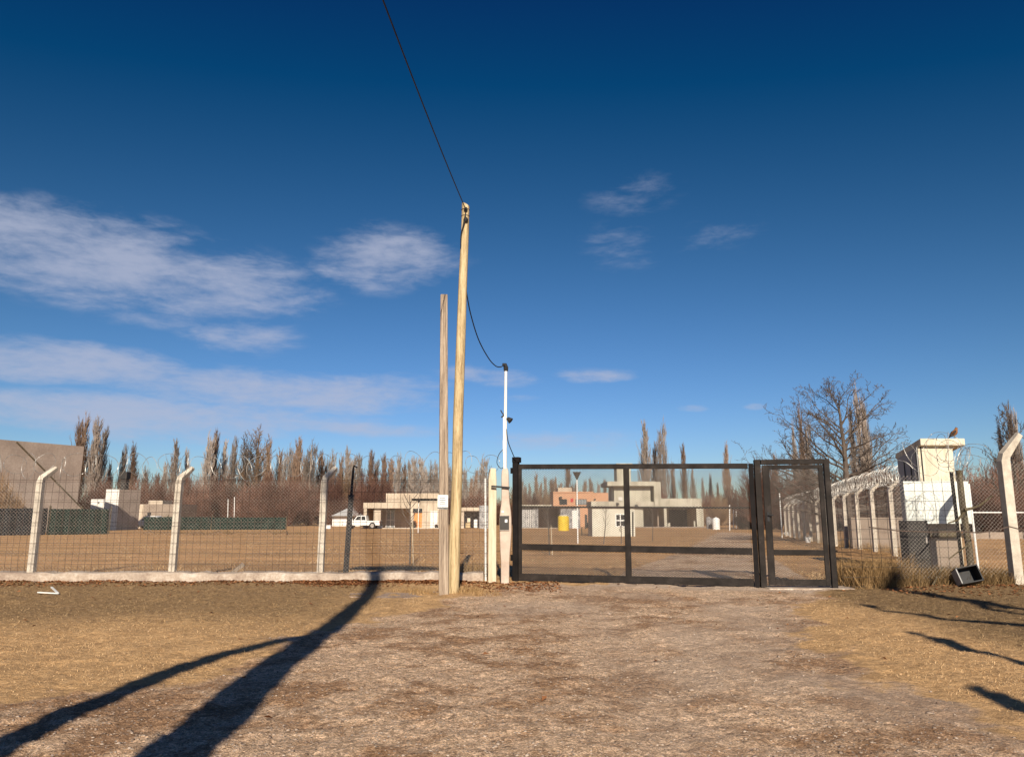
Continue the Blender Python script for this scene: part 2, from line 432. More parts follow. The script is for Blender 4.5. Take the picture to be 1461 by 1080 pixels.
def make_ground():
    xs = grow_axis(-9.5, 10.5, .042, (-600, 600)); ys = grow_axis(3.6, 17.0, .05, (-120, 900), 1.12)
    ys = np.concatenate([ys[ys < 3.59], np.arange(3.6, 9.0, .027), ys[ys >= 9.0]])
    X, Y = np.meshgrid(xs, ys); nx, ny = len(xs), len(ys)
    g = masks(X, Y)
    Z = gz(X, Y)
    near = 1 - sstep(25, 60, Y)
    Z = Z + near * ((fbm(X*.6, Y*.6, 3)-.47)*.10*(1-.5*g) + (fbm(X*3, Y*3, 9)-.47)*.055 + (fbm(X*9, Y*9, 19, 3)-.44)*.036 + (fbm(X*21, Y*21, 29, 2)-.37)*.021*(.5+.5*g))
    ruts = np.exp(-((X - .9 - .02*Y)/.35)**2) + np.exp(-((X - 3.0 - .03*Y)/.35)**2)
    Z = Z - .025 * ruts * g * near
    soil = sstep(15.9, 16.4, Y)
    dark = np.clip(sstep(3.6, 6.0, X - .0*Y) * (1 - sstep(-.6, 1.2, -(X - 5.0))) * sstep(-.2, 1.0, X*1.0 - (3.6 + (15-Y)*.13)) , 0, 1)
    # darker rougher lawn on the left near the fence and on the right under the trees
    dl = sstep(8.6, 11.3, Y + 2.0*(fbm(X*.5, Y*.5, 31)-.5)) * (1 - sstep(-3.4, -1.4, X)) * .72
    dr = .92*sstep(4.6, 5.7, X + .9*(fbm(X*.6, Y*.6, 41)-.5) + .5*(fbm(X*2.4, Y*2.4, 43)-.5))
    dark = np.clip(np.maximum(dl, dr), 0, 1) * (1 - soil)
    # pale dusty strip along the gate
    lx = np.clip(X, .1, 6.05); ly = np.where(lx < 4.72, 15.95 - (lx-.1)*(1.55/4.62), 14.4 - (lx-4.72)*.17)
    pale = np.exp(-((Y - ly + .35)/.5)**2) * sstep(-.3, .4, X) * (1 - sstep(5.8, 6.4, X))
    pale = np.maximum(pale, .28*ruts*(1-soil))
    pale = np.maximum(pale, .5*sstep(.52, .62, fbm(X*.5+7, Y*.35, 77)))
    pale *= (.6 + .8*fbm(X*2, Y*2, 55))
    me_v = np.stack([X, Y, Z], -1).reshape(-1, 3)
    idx = np.arange(nx*ny).reshape(ny, nx)
    F4 = np.stack([idx[:-1,:-1], idx[:-1,1:], idx[1:,1:], idx[1:,:-1]], -1).reshape(-1, 4)
    gm = ((g[:-1,:-1] + g[:-1,1:] + g[1:,1:] + g[1:,:-1]) / 4).reshape(-1)
    for name, sel in (('ground', gm < .5), ('gravel_road', gm >= .5)):
        f = F4[sel]; used, inv = np.unique(f, return_inverse=True); f = inv.reshape(-1, 4)
        me = bpy.data.meshes.new(name)
        me.vertices.add(len(used)); me.vertices.foreach_set('co', me_v[used].ravel())
        me.loops.add(len(f)*4); me.loops.foreach_set('vertex_index', f.ravel().astype(np.int32))
        me.polygons.add(len(f)); me.polygons.foreach_set('loop_start', (np.arange(len(f))*4).astype(np.int32))
        me.polygons.foreach_set('use_smooth', np.ones(len(f), bool))
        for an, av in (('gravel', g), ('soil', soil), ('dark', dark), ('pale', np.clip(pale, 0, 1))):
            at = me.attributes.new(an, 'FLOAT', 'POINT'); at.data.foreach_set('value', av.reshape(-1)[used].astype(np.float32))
        me.update(); me.validate()
        me.materials.append(M['ground'])
        o = bpy.data.objects.new(name, me); col.objects.link(o); o['kind'] = 'structure'
    from_grid = (xs, ys, Z)
    return from_grid
GX, GY, GZ = make_ground()

def gsurf(x, y):
    """height of the built ground mesh"""
    i = np.clip(np.searchsorted(GX, x) - 1, 0, len(GX)-2); j = np.clip(np.searchsorted(GY, y) - 1, 0, len(GY)-2)
    fx = np.clip((x - GX[i])/(GX[i+1]-GX[i]), 0, 1); fy = np.clip((y - GY[j])/(GY[j+1]-GY[j]), 0, 1)
    return (GZ[j,i]*(1-fx)+GZ[j,i+1]*fx)*(1-fy) + (GZ[j+1,i]*(1-fx)+GZ[j+1,i+1]*fx)*fy
def gs(x, y): return float(gsurf(np.float64(x), np.float64(y)))

# ------------------------------------------------------------------ scattered stuff (grass, stones, leaves)
rs = np.random.RandomState(7)
def tri_mesh(name, V, Fc, C, mat, label, cat):
    """V (n,k,3) vertices of n pieces, Fc faces of one piece, C (n,3) tint"""
    n, k, _ = V.shape; nf = len(Fc); fl = len(Fc[0])
    f = (np.array(Fc)[None] + (np.arange(n)*k)[:,None,None]).reshape(-1, fl)
    me = bpy.data.meshes.new(name)
    me.vertices.add(n*k); me.vertices.foreach_set('co', V.reshape(-1).astype(np.float32))
    me.loops.add(f.size); me.loops.foreach_set('vertex_index', f.ravel().astype(np.int32))
    me.polygons.add(len(f)); me.polygons.foreach_set('loop_start', (np.arange(len(f))*fl).astype(np.int32))
    at = me.attributes.new('tint', 'FLOAT_COLOR', 'POINT')
    cc = np.concatenate([np.repeat(C, k, 0), np.ones((n*k, 1))], 1)
    at.data.foreach_set('color', cc.ravel().astype(np.float32))
    me.update(); me.validate(); me.materials.append(mat)
    o = bpy.data.objects.new(name, me); col.objects.link(o)
    return tag(o, label, cat, kind='stuff')

def blades(name, x, y, L, W, lean, C, label):
    n = len(x); z = gsurf(x, y) - .004
    a = rs.rand(n)*2*np.pi; l = lean*(.4 + rs.rand(n)); bx_, by_ = np.cos(a), np.sin(a)
    dirx, diry = bx_*l, by_*l; dz = np.sqrt(np.clip(1 - np.clip(l,0,.98)**2, .02, 1))
    wx, wy = -by_*W/2, bx_*W/2
    ph = rs.rand(n)*2*np.pi; wx, wy = np.cos(ph)*W/2, np.sin(ph)*W/2
    b = np.stack([x, y, z], -1); w = np.stack([wx, wy, 0*wx], -1); d = np.stack([dirx, diry, dz], -1)
    mid = b + d*(L*.55)[:,None]; drop = np.stack([dirx*.5*L, diry*.5*L, -dz*.12*L], -1)
    tip = b + d*L[:,None]*.9 + drop
    V = np.stack([b - w, b + w, mid + w*.8, mid - w*.8, tip], 1)
    f3 = [(0,1,2),(0,2,3),(3,2,4)]
    return tri_mesh(name, V, f3, C, M['blades'], label, 'grass')

def straw(n, dark):
    t = rs.rand(n, 1); c = np.array([[.42,.265,.125]])*(1-t) + np.array([[.70,.48,.265]])*t
    d = np.array([[.125,.085,.043]])*(1-t) + np.array([[.32,.22,.115]])*t
    return c*(1-dark[:,None]) + d*dark[:,None]

def lawn():
    n = 420000
    y = 4.2 + (rs.rand(n)**1.5)*11.6; x = (rs.rand(n)-.5)*2*(y*.72 + .6)
    g = masks(x, y) + (fbm(x*2.2, y*2.2, 5)-.47)*.9
    cl = fbm(x*1.6, y*1.6, 12); keep = (g < .45 - rs.rand(n)*.2) & (rs.rand(n) < .35 + 1.3*(cl-.3))
    keep &= ~((y > 15.5) & (x < -.3))
    x, y = x[keep], y[keep]
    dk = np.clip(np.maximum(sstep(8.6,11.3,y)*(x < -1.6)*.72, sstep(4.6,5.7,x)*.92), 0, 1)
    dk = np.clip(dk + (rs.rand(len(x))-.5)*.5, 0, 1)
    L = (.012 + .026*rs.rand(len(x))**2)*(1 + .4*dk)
    blades('dry_grass', x, y, L, np.full(len(x), .003)+.00025*y, .95, straw(len(x), dk), 'short dry straw grass covering the ground on both sides of the gravel road')
lawn()

def interior_grass():
    n = 110000
    y = 16.2 + 42*rs.rand(n)**2.1; x = (rs.rand(n)-.5)*2*(y*.75)
    g = masks(x, y); cl = fbm(x*.5, y*.9, 17)
    k = (g < .4) & (rs.rand(n) < 2.2*(cl-.42) + .8*(y < 17.6 + 1.2*cl))
    x, y = x[k], y[k]; dk = np.clip(rs.rand(len(x))*.8, 0, 1)
    blades('field_grass', x, y, .04+.09*rs.rand(len(x)), .006+.0004*y, .8, straw(len(x), dk), 'sparse dry grass on the open field behind the fence')
interior_grass()

def tall_grass():
    X, Y_, L, D = [], [], [], []
    def clump(cx, cy, r, n, l0, l1, d):
        a = rs.rand(n)*2*np.pi; q = r*np.sqrt(rs.rand(n))
        X.append(cx + q*np.cos(a)); Y_.append(cy + q*np.sin(a)*.6); L.append(l0 + (l1-l0)*rs.rand(n)**1.5); D.append(np.full(n, d))
    for i in range(26):
        clump(6.25 + 1.15*rs.rand(), 14.35 + .7*rs.rand(), .22, 130, .22, .85, .35)
    for i in range(60):
        clump(6.7 + 2.6*rs.rand(), 14.15 + 1.0*rs.rand(), .25, 150, .10, .42, .75)
    for i in range(22):
        clump(9.4 + 2.5*rs.rand(), 14.3 + 1.5*rs.rand(), .3, 110, .10, .35, .25)
    for i in range(14):
        clump(-1.05 + .55*rs.rand(), 16.1 + .5*rs.rand(), .2, 90, .15, .6, .3)
    for i in range(40):
        clump(-9 + 8*rs.rand(), 16.35 + .5*rs.rand(), .3, 60, .05, .2, .4)
    for i in range(10):
        clump(-1.9 + 2*rs.rand(), 13.1 + .9*rs.rand(), .25, 110, .05, .16, .2)
    for i in range(90):
        yy = 18 + 30*rs.rand(); clump(9.6 + .25*(yy-14.2) - .3 + .8*rs.rand(), yy, .4, 50, .12, .5, .4)
    for i in range(110):
        yy = 60 + 3*rs.rand(); clump(-29 + 13*rs.rand(), yy, .5, 40, .15, .6, .9)
    x = np.concatenate(X); y = np.concatenate(Y_); L_ = np.concatenate(L); d = np.clip(np.concatenate(D) + (rs.rand(len(x))-.5)*.5, 0, 1)
    C = straw(len(x), d) * np.array([[.72,.68,.60]])
    blades('tall_dry_grass', x, y, L_, .004 + .006*rs.rand(len(x)), .45, C, 'tall dry grass tufts growing beside the gates and along the fence foot')
tall_grass()

def stones():
    n = 34000
    y = 4.0 + 11.8*rs.rand(n)**1.7; x = (rs.rand(n)-.5)*2*(y*.72 + .5)
    g = masks(x, y) + (fbm(x*2, y*2, 5)-.47)*.8
    k = g > .45 + .3*rs.rand(n)
    k &= rs.rand(n) < .25 + 2.0*np.clip(fbm(x*1.1, y*1.1, 91)-.38, 0, 1)
    x, y = x[k], y[k]; n = len(x)
    s = .0035 + .008*rs.rand(n)**4 + .010*(rs.rand(n) > .988)
    z = gsurf(x, y) + s*.15
    oc = np.array([(1,0,0),(0,1,0),(-1,0,0),(0,-1,0),(.7,.7,.6),(-.7,.7,.55),(-.7,-.7,.6),(.7,-.7,.5),(0,0,.95),(0,0,-.6)], float)
    a = rs.rand(n)*2*np.pi; ca, sa = np.cos(a), np.sin(a)
    V = oc[None]*(1 + .5*(rs.rand(n, 10, 3)-.5)) * (s[:,None]*np.array([1.25,.9,.7])[None]).reshape(n,1,3)
    Vx = V[...,0]*ca[:,None] - V[...,1]*sa[:,None]; Vy = V[...,0]*sa[:,None] + V[...,1]*ca[:,None]
    V = np.stack([Vx + x[:,None], Vy + y[:,None], V[...,2] + z[:,None]], -1)
    f = [(0,4,7),(0,1,4),(1,5,4),(1,2,5),(2,6,5),(2,3,6),(3,7,6),(3,0,7),(8,7,4),(8,4,5),(8,5,6),(8,6,7),(9,1,0),(9,2,1),(9,3,2),(9,0,3)]
    t = rs.rand(n,1); C = np.array([[.16,.11,.08]])*(1-t) + np.array([[.46,.37,.295]])*t
    tri_mesh('gravel_stones', V, f, C, M['stones'], 'loose gravel stones lying on the dirt road in front of the gate', 'gravel')
stones()

def litter():
    X, Y_ = [], []
    def strip(x0, x1, y0, y1, n):
        X.append(x0 + (x1-x0)*rs.rand(n)); Y_.append(y0 + (y1-y0)*rs.rand(n)**2)
    strip(-10.5, -1.4, 15.62, 14.5, 1900); strip(-4.2, -.9, 15.6, 14.9, 2200); strip(-1.3, .9, 15.4, 13.6, 800); strip(-10, 10, 15, 5, 130); strip(6.5, 10, 14.0, 12.5, 500)
    x = np.concatenate(X); y = np.concatenate(Y_); k = ~((y > 15.62) & (x < -1)); x, y = x[k], y[k]
    n = len(x); z = gsurf(x, y) + .006 + .012*rs.rand(n); s = .018 + .022*rs.rand(n)
    a = rs.rand(n)*2*np.pi; ca, sa = np.cos(a), np.sin(a); t = (rs.rand(n)-.5)*1.2; u = (rs.rand(n)-.5)*1.2
    q = np.array([(-1,0),(0,-.55),(1,0),(0,.55)])
    px = q[:,0][None]*s[:,None]; py = q[:,1][None]*s[:,None]
    V = np.stack([x[:,None]+px*ca[:,None]-py*sa[:,None], y[:,None]+px*sa[:,None]+py*ca[:,None], z[:,None]+px*t[:,None]*.6+py*u[:,None]+.01*(q[:,1]!=0)[None]], -1)
    tt = rs.rand(n,1); C = np.array([[.14,.055,.025]])*(1-tt) + np.array([[.38,.17,.07]])*tt
    tri_mesh('leaf_litter', V, [(0,1,2,3)], C, M['leaves'], 'reddish brown fallen leaves along the foot of the fence', 'leaves')
litter()

# ------------------------------------------------------------------ wire helpers
def chain_link(mb, a, b, z0, z1, s=.07, r=.0013, off=.002):
    a = Vector(a); b = Vector(b); d = b - a; W = d.length; d.normalize(); nrm = d.cross(Vector((0,0,1)))
    H = z1 - z0; k = 1.0; span = H / k
    i = -span
    while i < W:
        for sgn in (1, -1):
            t0, t1 = max(0, -i), min(span, W - i)
            if t1 - t0 > .02:
                q0 = a + d*(i + t0) + nrm*off*sgn; q1 = a + d*(i + t1) + nrm*off*sgn
                za, zb = z0 + t0*k, z0 + t1*k
                if sgn < 0: za, zb = z1 - t0*k, z1 - t1*k
                mb.tube([(q0.x,q0.y,za), (q1.x,q1.y,zb)], r, 3, cap=False)
        i += s
    return mb

def wire_grid(mb, a, b, z0, z1, sx, sz, r, rng, sag=0.012):
    a = Vector(a); b = Vector(b); d = b - a; W = d.length; d.normalize(); nrm = d.cross(Vector((0,0,1)))
    x = 0
    while x <= W:
        q = a + d*x
        n_ = 4; pts = [(q.x + d.x*rng.uniform(-sag,sag), q.y + d.y*rng.uniform(-sag,sag)+nrm.y*rng.uniform(-sag,sag), z0 + (z1-z0)*k/n_) for k in range(n_+1)]
        mb.tube(pts, r, 3, cap=False); x += sx
    z = z0
    while z <= z1 + 1e-6:
        m = max(2, int(W/.8)); pts = [tuple(a + d*(W*k/m) + nrm*.006 + Vector((0,0,z + rng.uniform(-sag,sag)*.7))) for k in range(m+1)]
        mb.tube(pts, r*1.1, 3, cap=False); z += sz
    return mb

def razor(mb, path, rad, pitch, r, rng, barbs=True, squash=1.0, jit=.12, shear=.0, bs=1.0):
    """concertina coil along a polyline, barbs as small blades"""
    pts = [Vector(p) for p in path]; tot = 0; segs = []
    for i in range(len(pts)-1):
        l = (pts[i+1]-pts[i]).length; segs.append((tot, l, pts[i], pts[i+1])); tot += l
    n = int(tot / pitch * 18); out = []
    for i in range(n+1):
        s = tot*i/n
        for (t0, l, p, q) in segs:
            if s <= t0 + l + 1e-6: break
        c = p.lerp(q, min(1, (s-t0)/l)); ax = (q-p).normalized(); sd = ax.cross(Vector((0,0,1))).normalized(); up = sd.cross(ax)
        th = 2*math.pi*s/pitch
        rr = rad*(1 + jit*math.sin(s*3.1/pitch/2.7) + jit*.6*math.sin(s*1.7/pitch))
        out.append(c + sd*math.cos(th)*rr*.8 + up*math.sin(th)*rr*squash + ax*(shear*rr*math.cos(th)))
    ref = (pts[-1]-pts[0]).normalized()
    for i in range(0, n, 200):
        mb.tube(out[i:i+201], r, 3, ref=ref + Vector((.05,.03,.02)), cap=False)
    if barbs:
        for i in range(1, n, 2):
            p = out[i]; t = (out[i+1]-out[i-1]).normalized() if i < n else ax
            w = Vector((rng.uniform(-1,1), rng.uniform(-1,1), rng.uniform(-1,1))).normalized()
            q = t.cross(w).normalized()
            mb.poly([p - t*.016*bs - q*.001, p + q*.012*bs, p + t*.016*bs - q*.001, p - q*.012*bs])
    return mb

def ring_coil(mb, path, rad, pitch, r, rng, jz=.03, jr=.15, tilt=.75):
    """opened concertina wire: rings leaning alternately, as it hangs when stretched out"""
    pts = [Vector(p) for p in path]; k = 0
    for i in range(len(pts)-1):
        d = pts[i+1]-pts[i]; n = max(1, int(d.length/pitch)); ax = d.normalized(); sd = ax.cross(Vector((0,0,1))).normalized(); up = sd.cross(ax)
        for j in range(n):
            c = pts[i] + d*((j+.5)/n) + Vector((rng.gauss(0,.03), rng.gauss(0,.03), rng.gauss(0,jz)))
            a = tilt*(1 if k % 2 else -1) + rng.gauss(0,.2); u = (ax*math.cos(a) + sd*math.sin(a)); R_ = rad*(1 + rng.uniform(-jr,jr)); w = (up + ax*rng.gauss(0,.15)).normalized(); k += 1
            o = [c + u*math.cos(t)*R_ + w*math.sin(t)*R_*(1+.1*math.sin(2*t+k)) for t in [2*math.pi*q/22*.97 for q in range(23)]]
            mb.tube(o, r, 3, ref=u.cross(w), cap=False)
            for q in range(1,22,2):
                t = (o[q+1]-o[q-1]).normalized(); v = t.cross(Vector((rng.uniform(-1,1),rng.uniform(-1,1),rng.uniform(-1,1)))).normalized()
                mb.poly([o[q]-t*.016, o[q]+v*.011, o[q]+t*.016, o[q]-v*.011])
    return mb

# ------------------------------------------------------------------ left fence
rng = random.Random(3)
FY = 15.95
xl, xr = P(-190, 822, FY).x, P(697, 822, FY).x
fence = thing('chain_link_fence', (-5, FY, 0), 'long chain link fence with bent concrete posts and sparse razor wire left of the gate', 'fence')
fb = MB()
seg = 60; prev = None
for i in range(seg+1):
    x = xl + (P(690,826,FY).x - xl)*i/seg
    h = .165 + rng.uniform(-.022,.022); yf = 15.64 + rng.uniform(-.03,.03); yb = 16.04
    cur = [(x,yf,-.1),(x,yf+.02,h-.03),(x,yf+.06,h),(x,yb-.05,h+.012),(x,yb,h-.03),(x,yb,-.1)]
    n0 = len(fb.v); fb.v += cur
    if i: 
        for k in range(5): fb.f.append((n0-6+k, n0+k, n0+k+1, n0-6+k+1))
fb.build('footing', M['footing'], fence)
def bent_post(parent, x, y, zb, bend_h, arm, w=.125, mat='concrete', lean=(0,0)):
    m = MB(); top = Vector((x+lean[0], y+lean[1], zb+bend_h))
    b0 = Vector((x, y, zb-.15)); a1 = top + Vector(arm)
    m.tube([b0, b0.lerp(top,.97), top + Vector(arm)*.08, a1], [w*.72, w*.70, w*.66, w*.42], 4, ref=(1,0.001,0.0), rot=math.pi/4)
    return m.build('concrete_post', M[mat], parent, bevel=.008)
for px in (-165, 45, 246, 457):
    bent_post(fence, P(px, 822, FY).x, FY-.02, .13, 1.90, (.17, .22, .25), lean=(rng.uniform(-.02,.02), 0))
# black steel stay post with a hook at the top
sp = MB(); xs_ = P(493, 823, FY).x
sp.bar((xs_, FY-.03, -.1), (xs_+.06, FY-.03, 1.72), .10, .06, ref=(1,0,0))
sp.tube([(xs_+.06, FY-.03, 1.70), (xs_+.085, FY-.03, 2.25), (xs_+.10, FY-.05, 2.31), (xs_+.17, FY-.05, 2.27)], [.03,.022,.02,.016], 6)
sp.build('steel_post', M['black'], fence)
thin = MB(); xt = P(693, 830, FY).x; thin.tube([(xt, FY, -.1), (xt-.02, FY, 2.05)], .022, 6); thin.build('stake', M['white_paint'], fence)
cl = MB(); chain_link(cl, (xl, FY-.10, 0), (xr, FY-.10, 0), .14, 1.98); cl.build('chain_link_mesh', M['galv'], fence)
wg = MB(); wire_grid(wg, (xl, FY-.115, 0), (xr, FY-.115, 0), .13, 2.16, .135, .205, .0038, rng); wg.build('wire_grid', M['rust'], fence)
tw = MB()
for z in (.55, 1.1, 1.62, 2.02): tw.tube([(xl, FY-.09, z), ((xl+xr)/2, FY-.09, z-.015), (xr, FY-.09, z)], .003, 4)
tw.build('tension_wire', M['rust'], fence)
rz = MB(); ring_coil(rz, [(xl, FY+.05, 2.34), (P(250,670,FY).x, FY+.05, 2.31), (P(470,670,FY).x, FY+.05, 2.30), (xr+.2, FY+.02, 2.36)], .22, .31, .0048, rng)
rz.build('razor_wire', M['razor'], fence)

# loose bits at the fence
pl = MB(); a = P(50,818,16.6); b = P(176,821,16.5); pl.bar((a.x,16.6,gs(a.x,16.6)+.05), (b.x,16.5,gs(b.x,16.5)+.05), .1, .14)
tag(pl.build('plank', M['white_paint'], origin=(a.x,16.6,gs(a.x,16.6))), 'long pale plank lying on the ground behind the fence footing at left', 'plank')
pl = MB(); a = P(326,824,16.3); b = P(347,813,16.4); pl.bar((a.x,16.25,.06), (b.x,16.4,.30), .07, .1)
tag(pl.build('timber_offcut', M['wood_grey'], origin=(a.x,16.25,0)), 'short timber offcut propped behind the fence between second and third concrete posts', 'timber')
for (a, b, lb) in (((54,847),(83,849),'longer white stick lying flat on the lawn before the left fence'), ((73,842),(82,848),'shorter white stick crossing the longer one on the lawn')):
    A, B = G(*a), G(*b); s_ = MB(); s_.bar((A.x,A.y,gs(A.x,A.y)+.03), (B.x,B.y,gs(B.x,B.y)+.025), .018, .028)
    tag(s_.build('white_stick', M['white_paint'], origin=(A.x,A.y,gs(A.x,A.y))), lb, 'stick')

# ------------------------------------------------------------------ the two timber poles
def pole_pts(pts, Y):
    return [P(px, py, Y) for px, py in pts]
yb_ = G(633, 848).y
wp = thing('weathered_pole', (G(633,848).x, yb_, 0), 'shorter weathered grey squared timber pole with a white notice, no wires', 'pole')
m = MB(); pts = pole_pts([(633,856),(633,700),(633,560),(633.5,421)], yb_)
m.tube(pts, [.115,.112,.10,.088], 4, ref=(1,0.12,0), rot=math.pi/4)
m.build('shaft', M['wood_grey'], wp, bevel=.014)
nb = MB(); c = P(632.5, 716, yb_); nb.obox((c.x, yb_-.094, c.z), Vector((.088,0,0)), Vector((0,.003,0)), Vector((0,0,.115)))
notice = thing('paper_notice', (c.x, yb_-.09, c.z), 'white printed paper notice wrapped on the weathered grey pole', 'notice')
nb.build('sheet', M['paper'], notice)
k = MB()
for dz, w in ((.06,.05),(.03,.06),(.0,.045),(-.03,.055)):
    k.box(c.x-w, c.x+w*.8, yb_-.1005, yb_-.0985, c.z+dz-.005, c.z+dz+.005)
k.build('print', M['ink_dark'], notice)
k = MB(); k.box(c.x-.09, c.x+.09, yb_-.1015, yb_-.0985, c.z-.107, c.z-.09); k.build('lower_border', M['black'], notice)

yp = G(646, 846).y
up = thing('utility_pole', (G(646,846).x, yp, 0), 'tall pale yellow round timber pole carrying the overhead cable', 'pole')
m = MB(); pc = [(646,856),(649,760),(652,690),(653.5,600),(657,500),(660.5,400),(663.5,330),(664.5,291)]
pts = pole_pts(pc, yp); m.tube(pts, [.102,.098,.094,.09,.085,.078,.072,.07], 14)
# wedge-cut top
n0 = len(m.v); 
for i in range(14):
    v = m.v[(len(pc)-1)*14 + i]; m.v[(len(pc)-1)*14 + i] = (v[0], v[1], v[2] - .55*(v[0]-pts[-1].x) - .02)
m.build('shaft', M['wood_pale'], up, smooth=True)
for (py, r_) in ((299,.038),(314,.045)):
    c = P(664.5, py, yp-.09); k = MB(); k.sphere(c, r_, 10, 7, (1,.9,1)); k.tube([c+Vector((0,.1,0)), c], .012, 6); k.tube([c + Vector((0,0,-r_*.9)), c + Vector((0,0,r_*.9))], r_*.7, 8)
    k.build('insulator', M['black'], up, smooth=True)
for py in (300, 309):
    k = MB(); c = P(664, py, yp); k.tube([c + Vector((math.cos(a)*.076, math.sin(a)*.076, 0)) for a in [i*2*math.pi/12 for i in range(13)]], .006, 4); k.build('strap', M['rust'], up)

def cable(name, pts, r, label, mat='black', sub=8):
    P_ = [Vector(p) for p in pts]; out = []
    for i in range(len(P_)-1):
        p0 = P_[max(i-1,0)]; p1 = P_[i]; p2 = P_[i+1]; p3 = P_[min(i+2, len(P_)-1)]
        for k in range(sub):
            t = k/sub
            out.append(.5*((2*p1) + (p2-p0)*t + (2*p0-5*p1+4*p2-p3)*t*t + (3*p1-p0-3*p2+p3)*t**3))
    out.append(P_[-1]); m = MB(); m.tube(out, r, 6)
    return tag(m.build(name, M[mat], origin=P_[0], smooth=True), label, 'cable')
ins = P(664.5, 299, yp-.12)
oe = Vector((-2.5, -10, 7.1))
cable('overhead_cable', [ins.lerp(oe, t) - Vector((0,0,4*.62*t*(1-t))) for t in [i/14 for i in range(15)]], .0085, 'black overhead cable running from the tall pole up out of the picture', sub=4)
cable('service_drop', [ins, P(663.5,314,yp-.12), P(658.5,332,yp-.10), P(657.5,352,yp-.05), P(660,380,yp+.08), P(665.5,417,yp+.12), P(672,450,yp+.6), P(683,485,yp+1.2), P(697,511,yp+1.9), P(707,522,yp+2.3), P(714,523.5,15.3), P(719.5,521,15.4)], .011, 'black cable hanging from the tall pole to the white mast')

# ------------------------------------------------------------------ end post, meter pillar, mast
ep = MB(); ye = 15.5; xe = P(702, 834, ye).x
zt = P(702, 668, ye).z
ep.tube([(xe,ye,-.15),(xe,ye,zt-.22),(xe+.012,ye,zt)], [.112,.112,.075], 4, ref=(1,0.05,0), rot=math.pi/4)
tag(ep.build('timber_post', M['wood_post'], origin=(xe,ye,0), bevel=.012), 'pale square timber post with tapered top beside the meter pillar', 'post')

yq = 15.45; xq = P(720, 832, yq).x
pil = thing('meter_pillar', (xq, yq, 0), 'pinkish concrete electric meter pillar with a bulging middle beside the gate', 'pillar')
m = MB(); prof = [(834,714.5,726.5),(800,714.5,727),(785,713.5,728),(768,712.8,729.5),(755,712.5,730.2),(740,712.5,730),(728,713.5,729),(718,715,727.5),(705,715.5,726.5),(680,715.3,726),(672,715.8,725.5),(668,718,724)]
n0 = 0; ring = 12
for (py, a, b) in prof:
    A, B = P(a,py,yq), P(b,py,yq); cx, hw, z = (A.x+B.x)/2, (B.x-A.x)/2, A.z
    for i in range(ring):
        th = 2*math.pi*(i+.5)/ring; c_, s_ = math.cos(th), math.sin(th)
        q = .35; sx = math.copysign(abs(c_)**q, c_); sy = math.copysign(abs(s_)**q, s_)
        m.v.append((cx + hw*sx, yq + min(hw,.1)*sy, z))
for j in range(len(prof)-1):
    for i in range(ring):
        m.f.append((j*ring+i, j*ring+(i+1)%ring, (j+1)*ring+(i+1)%ring, (j+1)*ring+i))
m.f.append(tuple((len(prof)-1)*ring+i for i in range(ring)))
m.build('shaft', M['pink_concrete'], pil, smooth=True)
A, B = P(713.2,736,yq-.1), P(726.3,755.5,yq-.1)
k = MB(); k.box(A.x, B.x, yq-.135, yq-.09, B.z, A.z); mb_ = k.build('meter_box', M['meter'], pil, bevel=.006)
k = MB(); c = P(722.5,743,yq-.14); k.box(c.x-.03, c.x+.02, yq-.142, yq-.134, c.z-.03, c.z+.03); k.build('meter_label', M['paper'], mb_)
k = MB(); k.box(A.x-.006, B.x+.006, yq-.128, yq-.088, B.z-.012, B.z-.002); k.box(A.x-.006, B.x+.006, yq-.128, yq-.088, A.z+.002, A.z+.012)
k.build('meter_rim', M['galv'], mb_)
k = MB(); c = P(717.5,730,yq-.1); k.box(c.x-.025, c.x+.02, yq-.112, yq-.092, c.z-.02, c.z+.02); k.build('seal_label', M['paper'], pil)
band = MB(); zb_ = P(715,695,yq-.1).z; band.bar((xe-.02, yq-.11, zb_+.02), (xq+.1, yq-.12, zb_-.01), .035, .02); band.build('band', M['black'], pil)
ms = thing('service_mast', (xq, yq, P(720,668,yq).z), 'thin white pipe mast with black cap standing on the meter pillar', 'mast')
m = MB(); m.tube([P(720.5,670,yq), P(721,600,yq), P(721.8,528,yq)], [.036,.033,.030], 10); m.build('pipe', M['white_paint'], ms, smooth=True)
k = MB(); c = P(721.8,528,yq); k.tube([c + Vector((0,0,-.02)), c + Vector((0,0,.05)), c + Vector((-.02,0,.11)), c + Vector((-.07,-.02,.12))], [.045,.05,.045,.02], 8); k.build('weatherhead', M['black'], ms, smooth=True)
k = MB(); c = P(720.5,597,yq); k.tube([c, c+Vector((.06,-.04,-.02)), c+Vector((.10,-.06,-.05))], .012, 6); k.tube([c+Vector((.05,-.05,.0)), c+Vector((.12,-.07,-.06))], [.03,.065], 8); k.build('floodlight', M['dark_metal'], ms)
k = MB(); k.tube([c+Vector((0,0,.05)), c+Vector((-.05,0,.10)), c+Vector((-.09,0,.17))], .012, 5); k.tube([c+Vector((-.03,0,.06)), c+Vector((-.07,-.02,.02))], .016, 5); k.build('bracket', M['dark_metal'], ms)
k = MB(); k.tube([c+Vector((-.03,-.03,.03)), P(718.5,640,yq-.03), P(719,668,yq-.03)], .012, 5); k.tube([P(718.5,628,yq-.03), P(718.5,645,yq-.03)], .02, 5); k.build('conduit', M['white_paint'], ms)
cable('gate_cable', [P(722.5,612,yq-.02), P(725,630,yq), P(731,646,15.7), P(736,657,15.85)], .009, 'thin black cable from the white mast down to the gate post')
cable('loop_cable', [P(719,640,yq), P(712,648,yq), P(709,660,yq), P(714,668,yq), P(718,667,yq)], .007, 'small black cable loop hanging at the foot of the white mast')

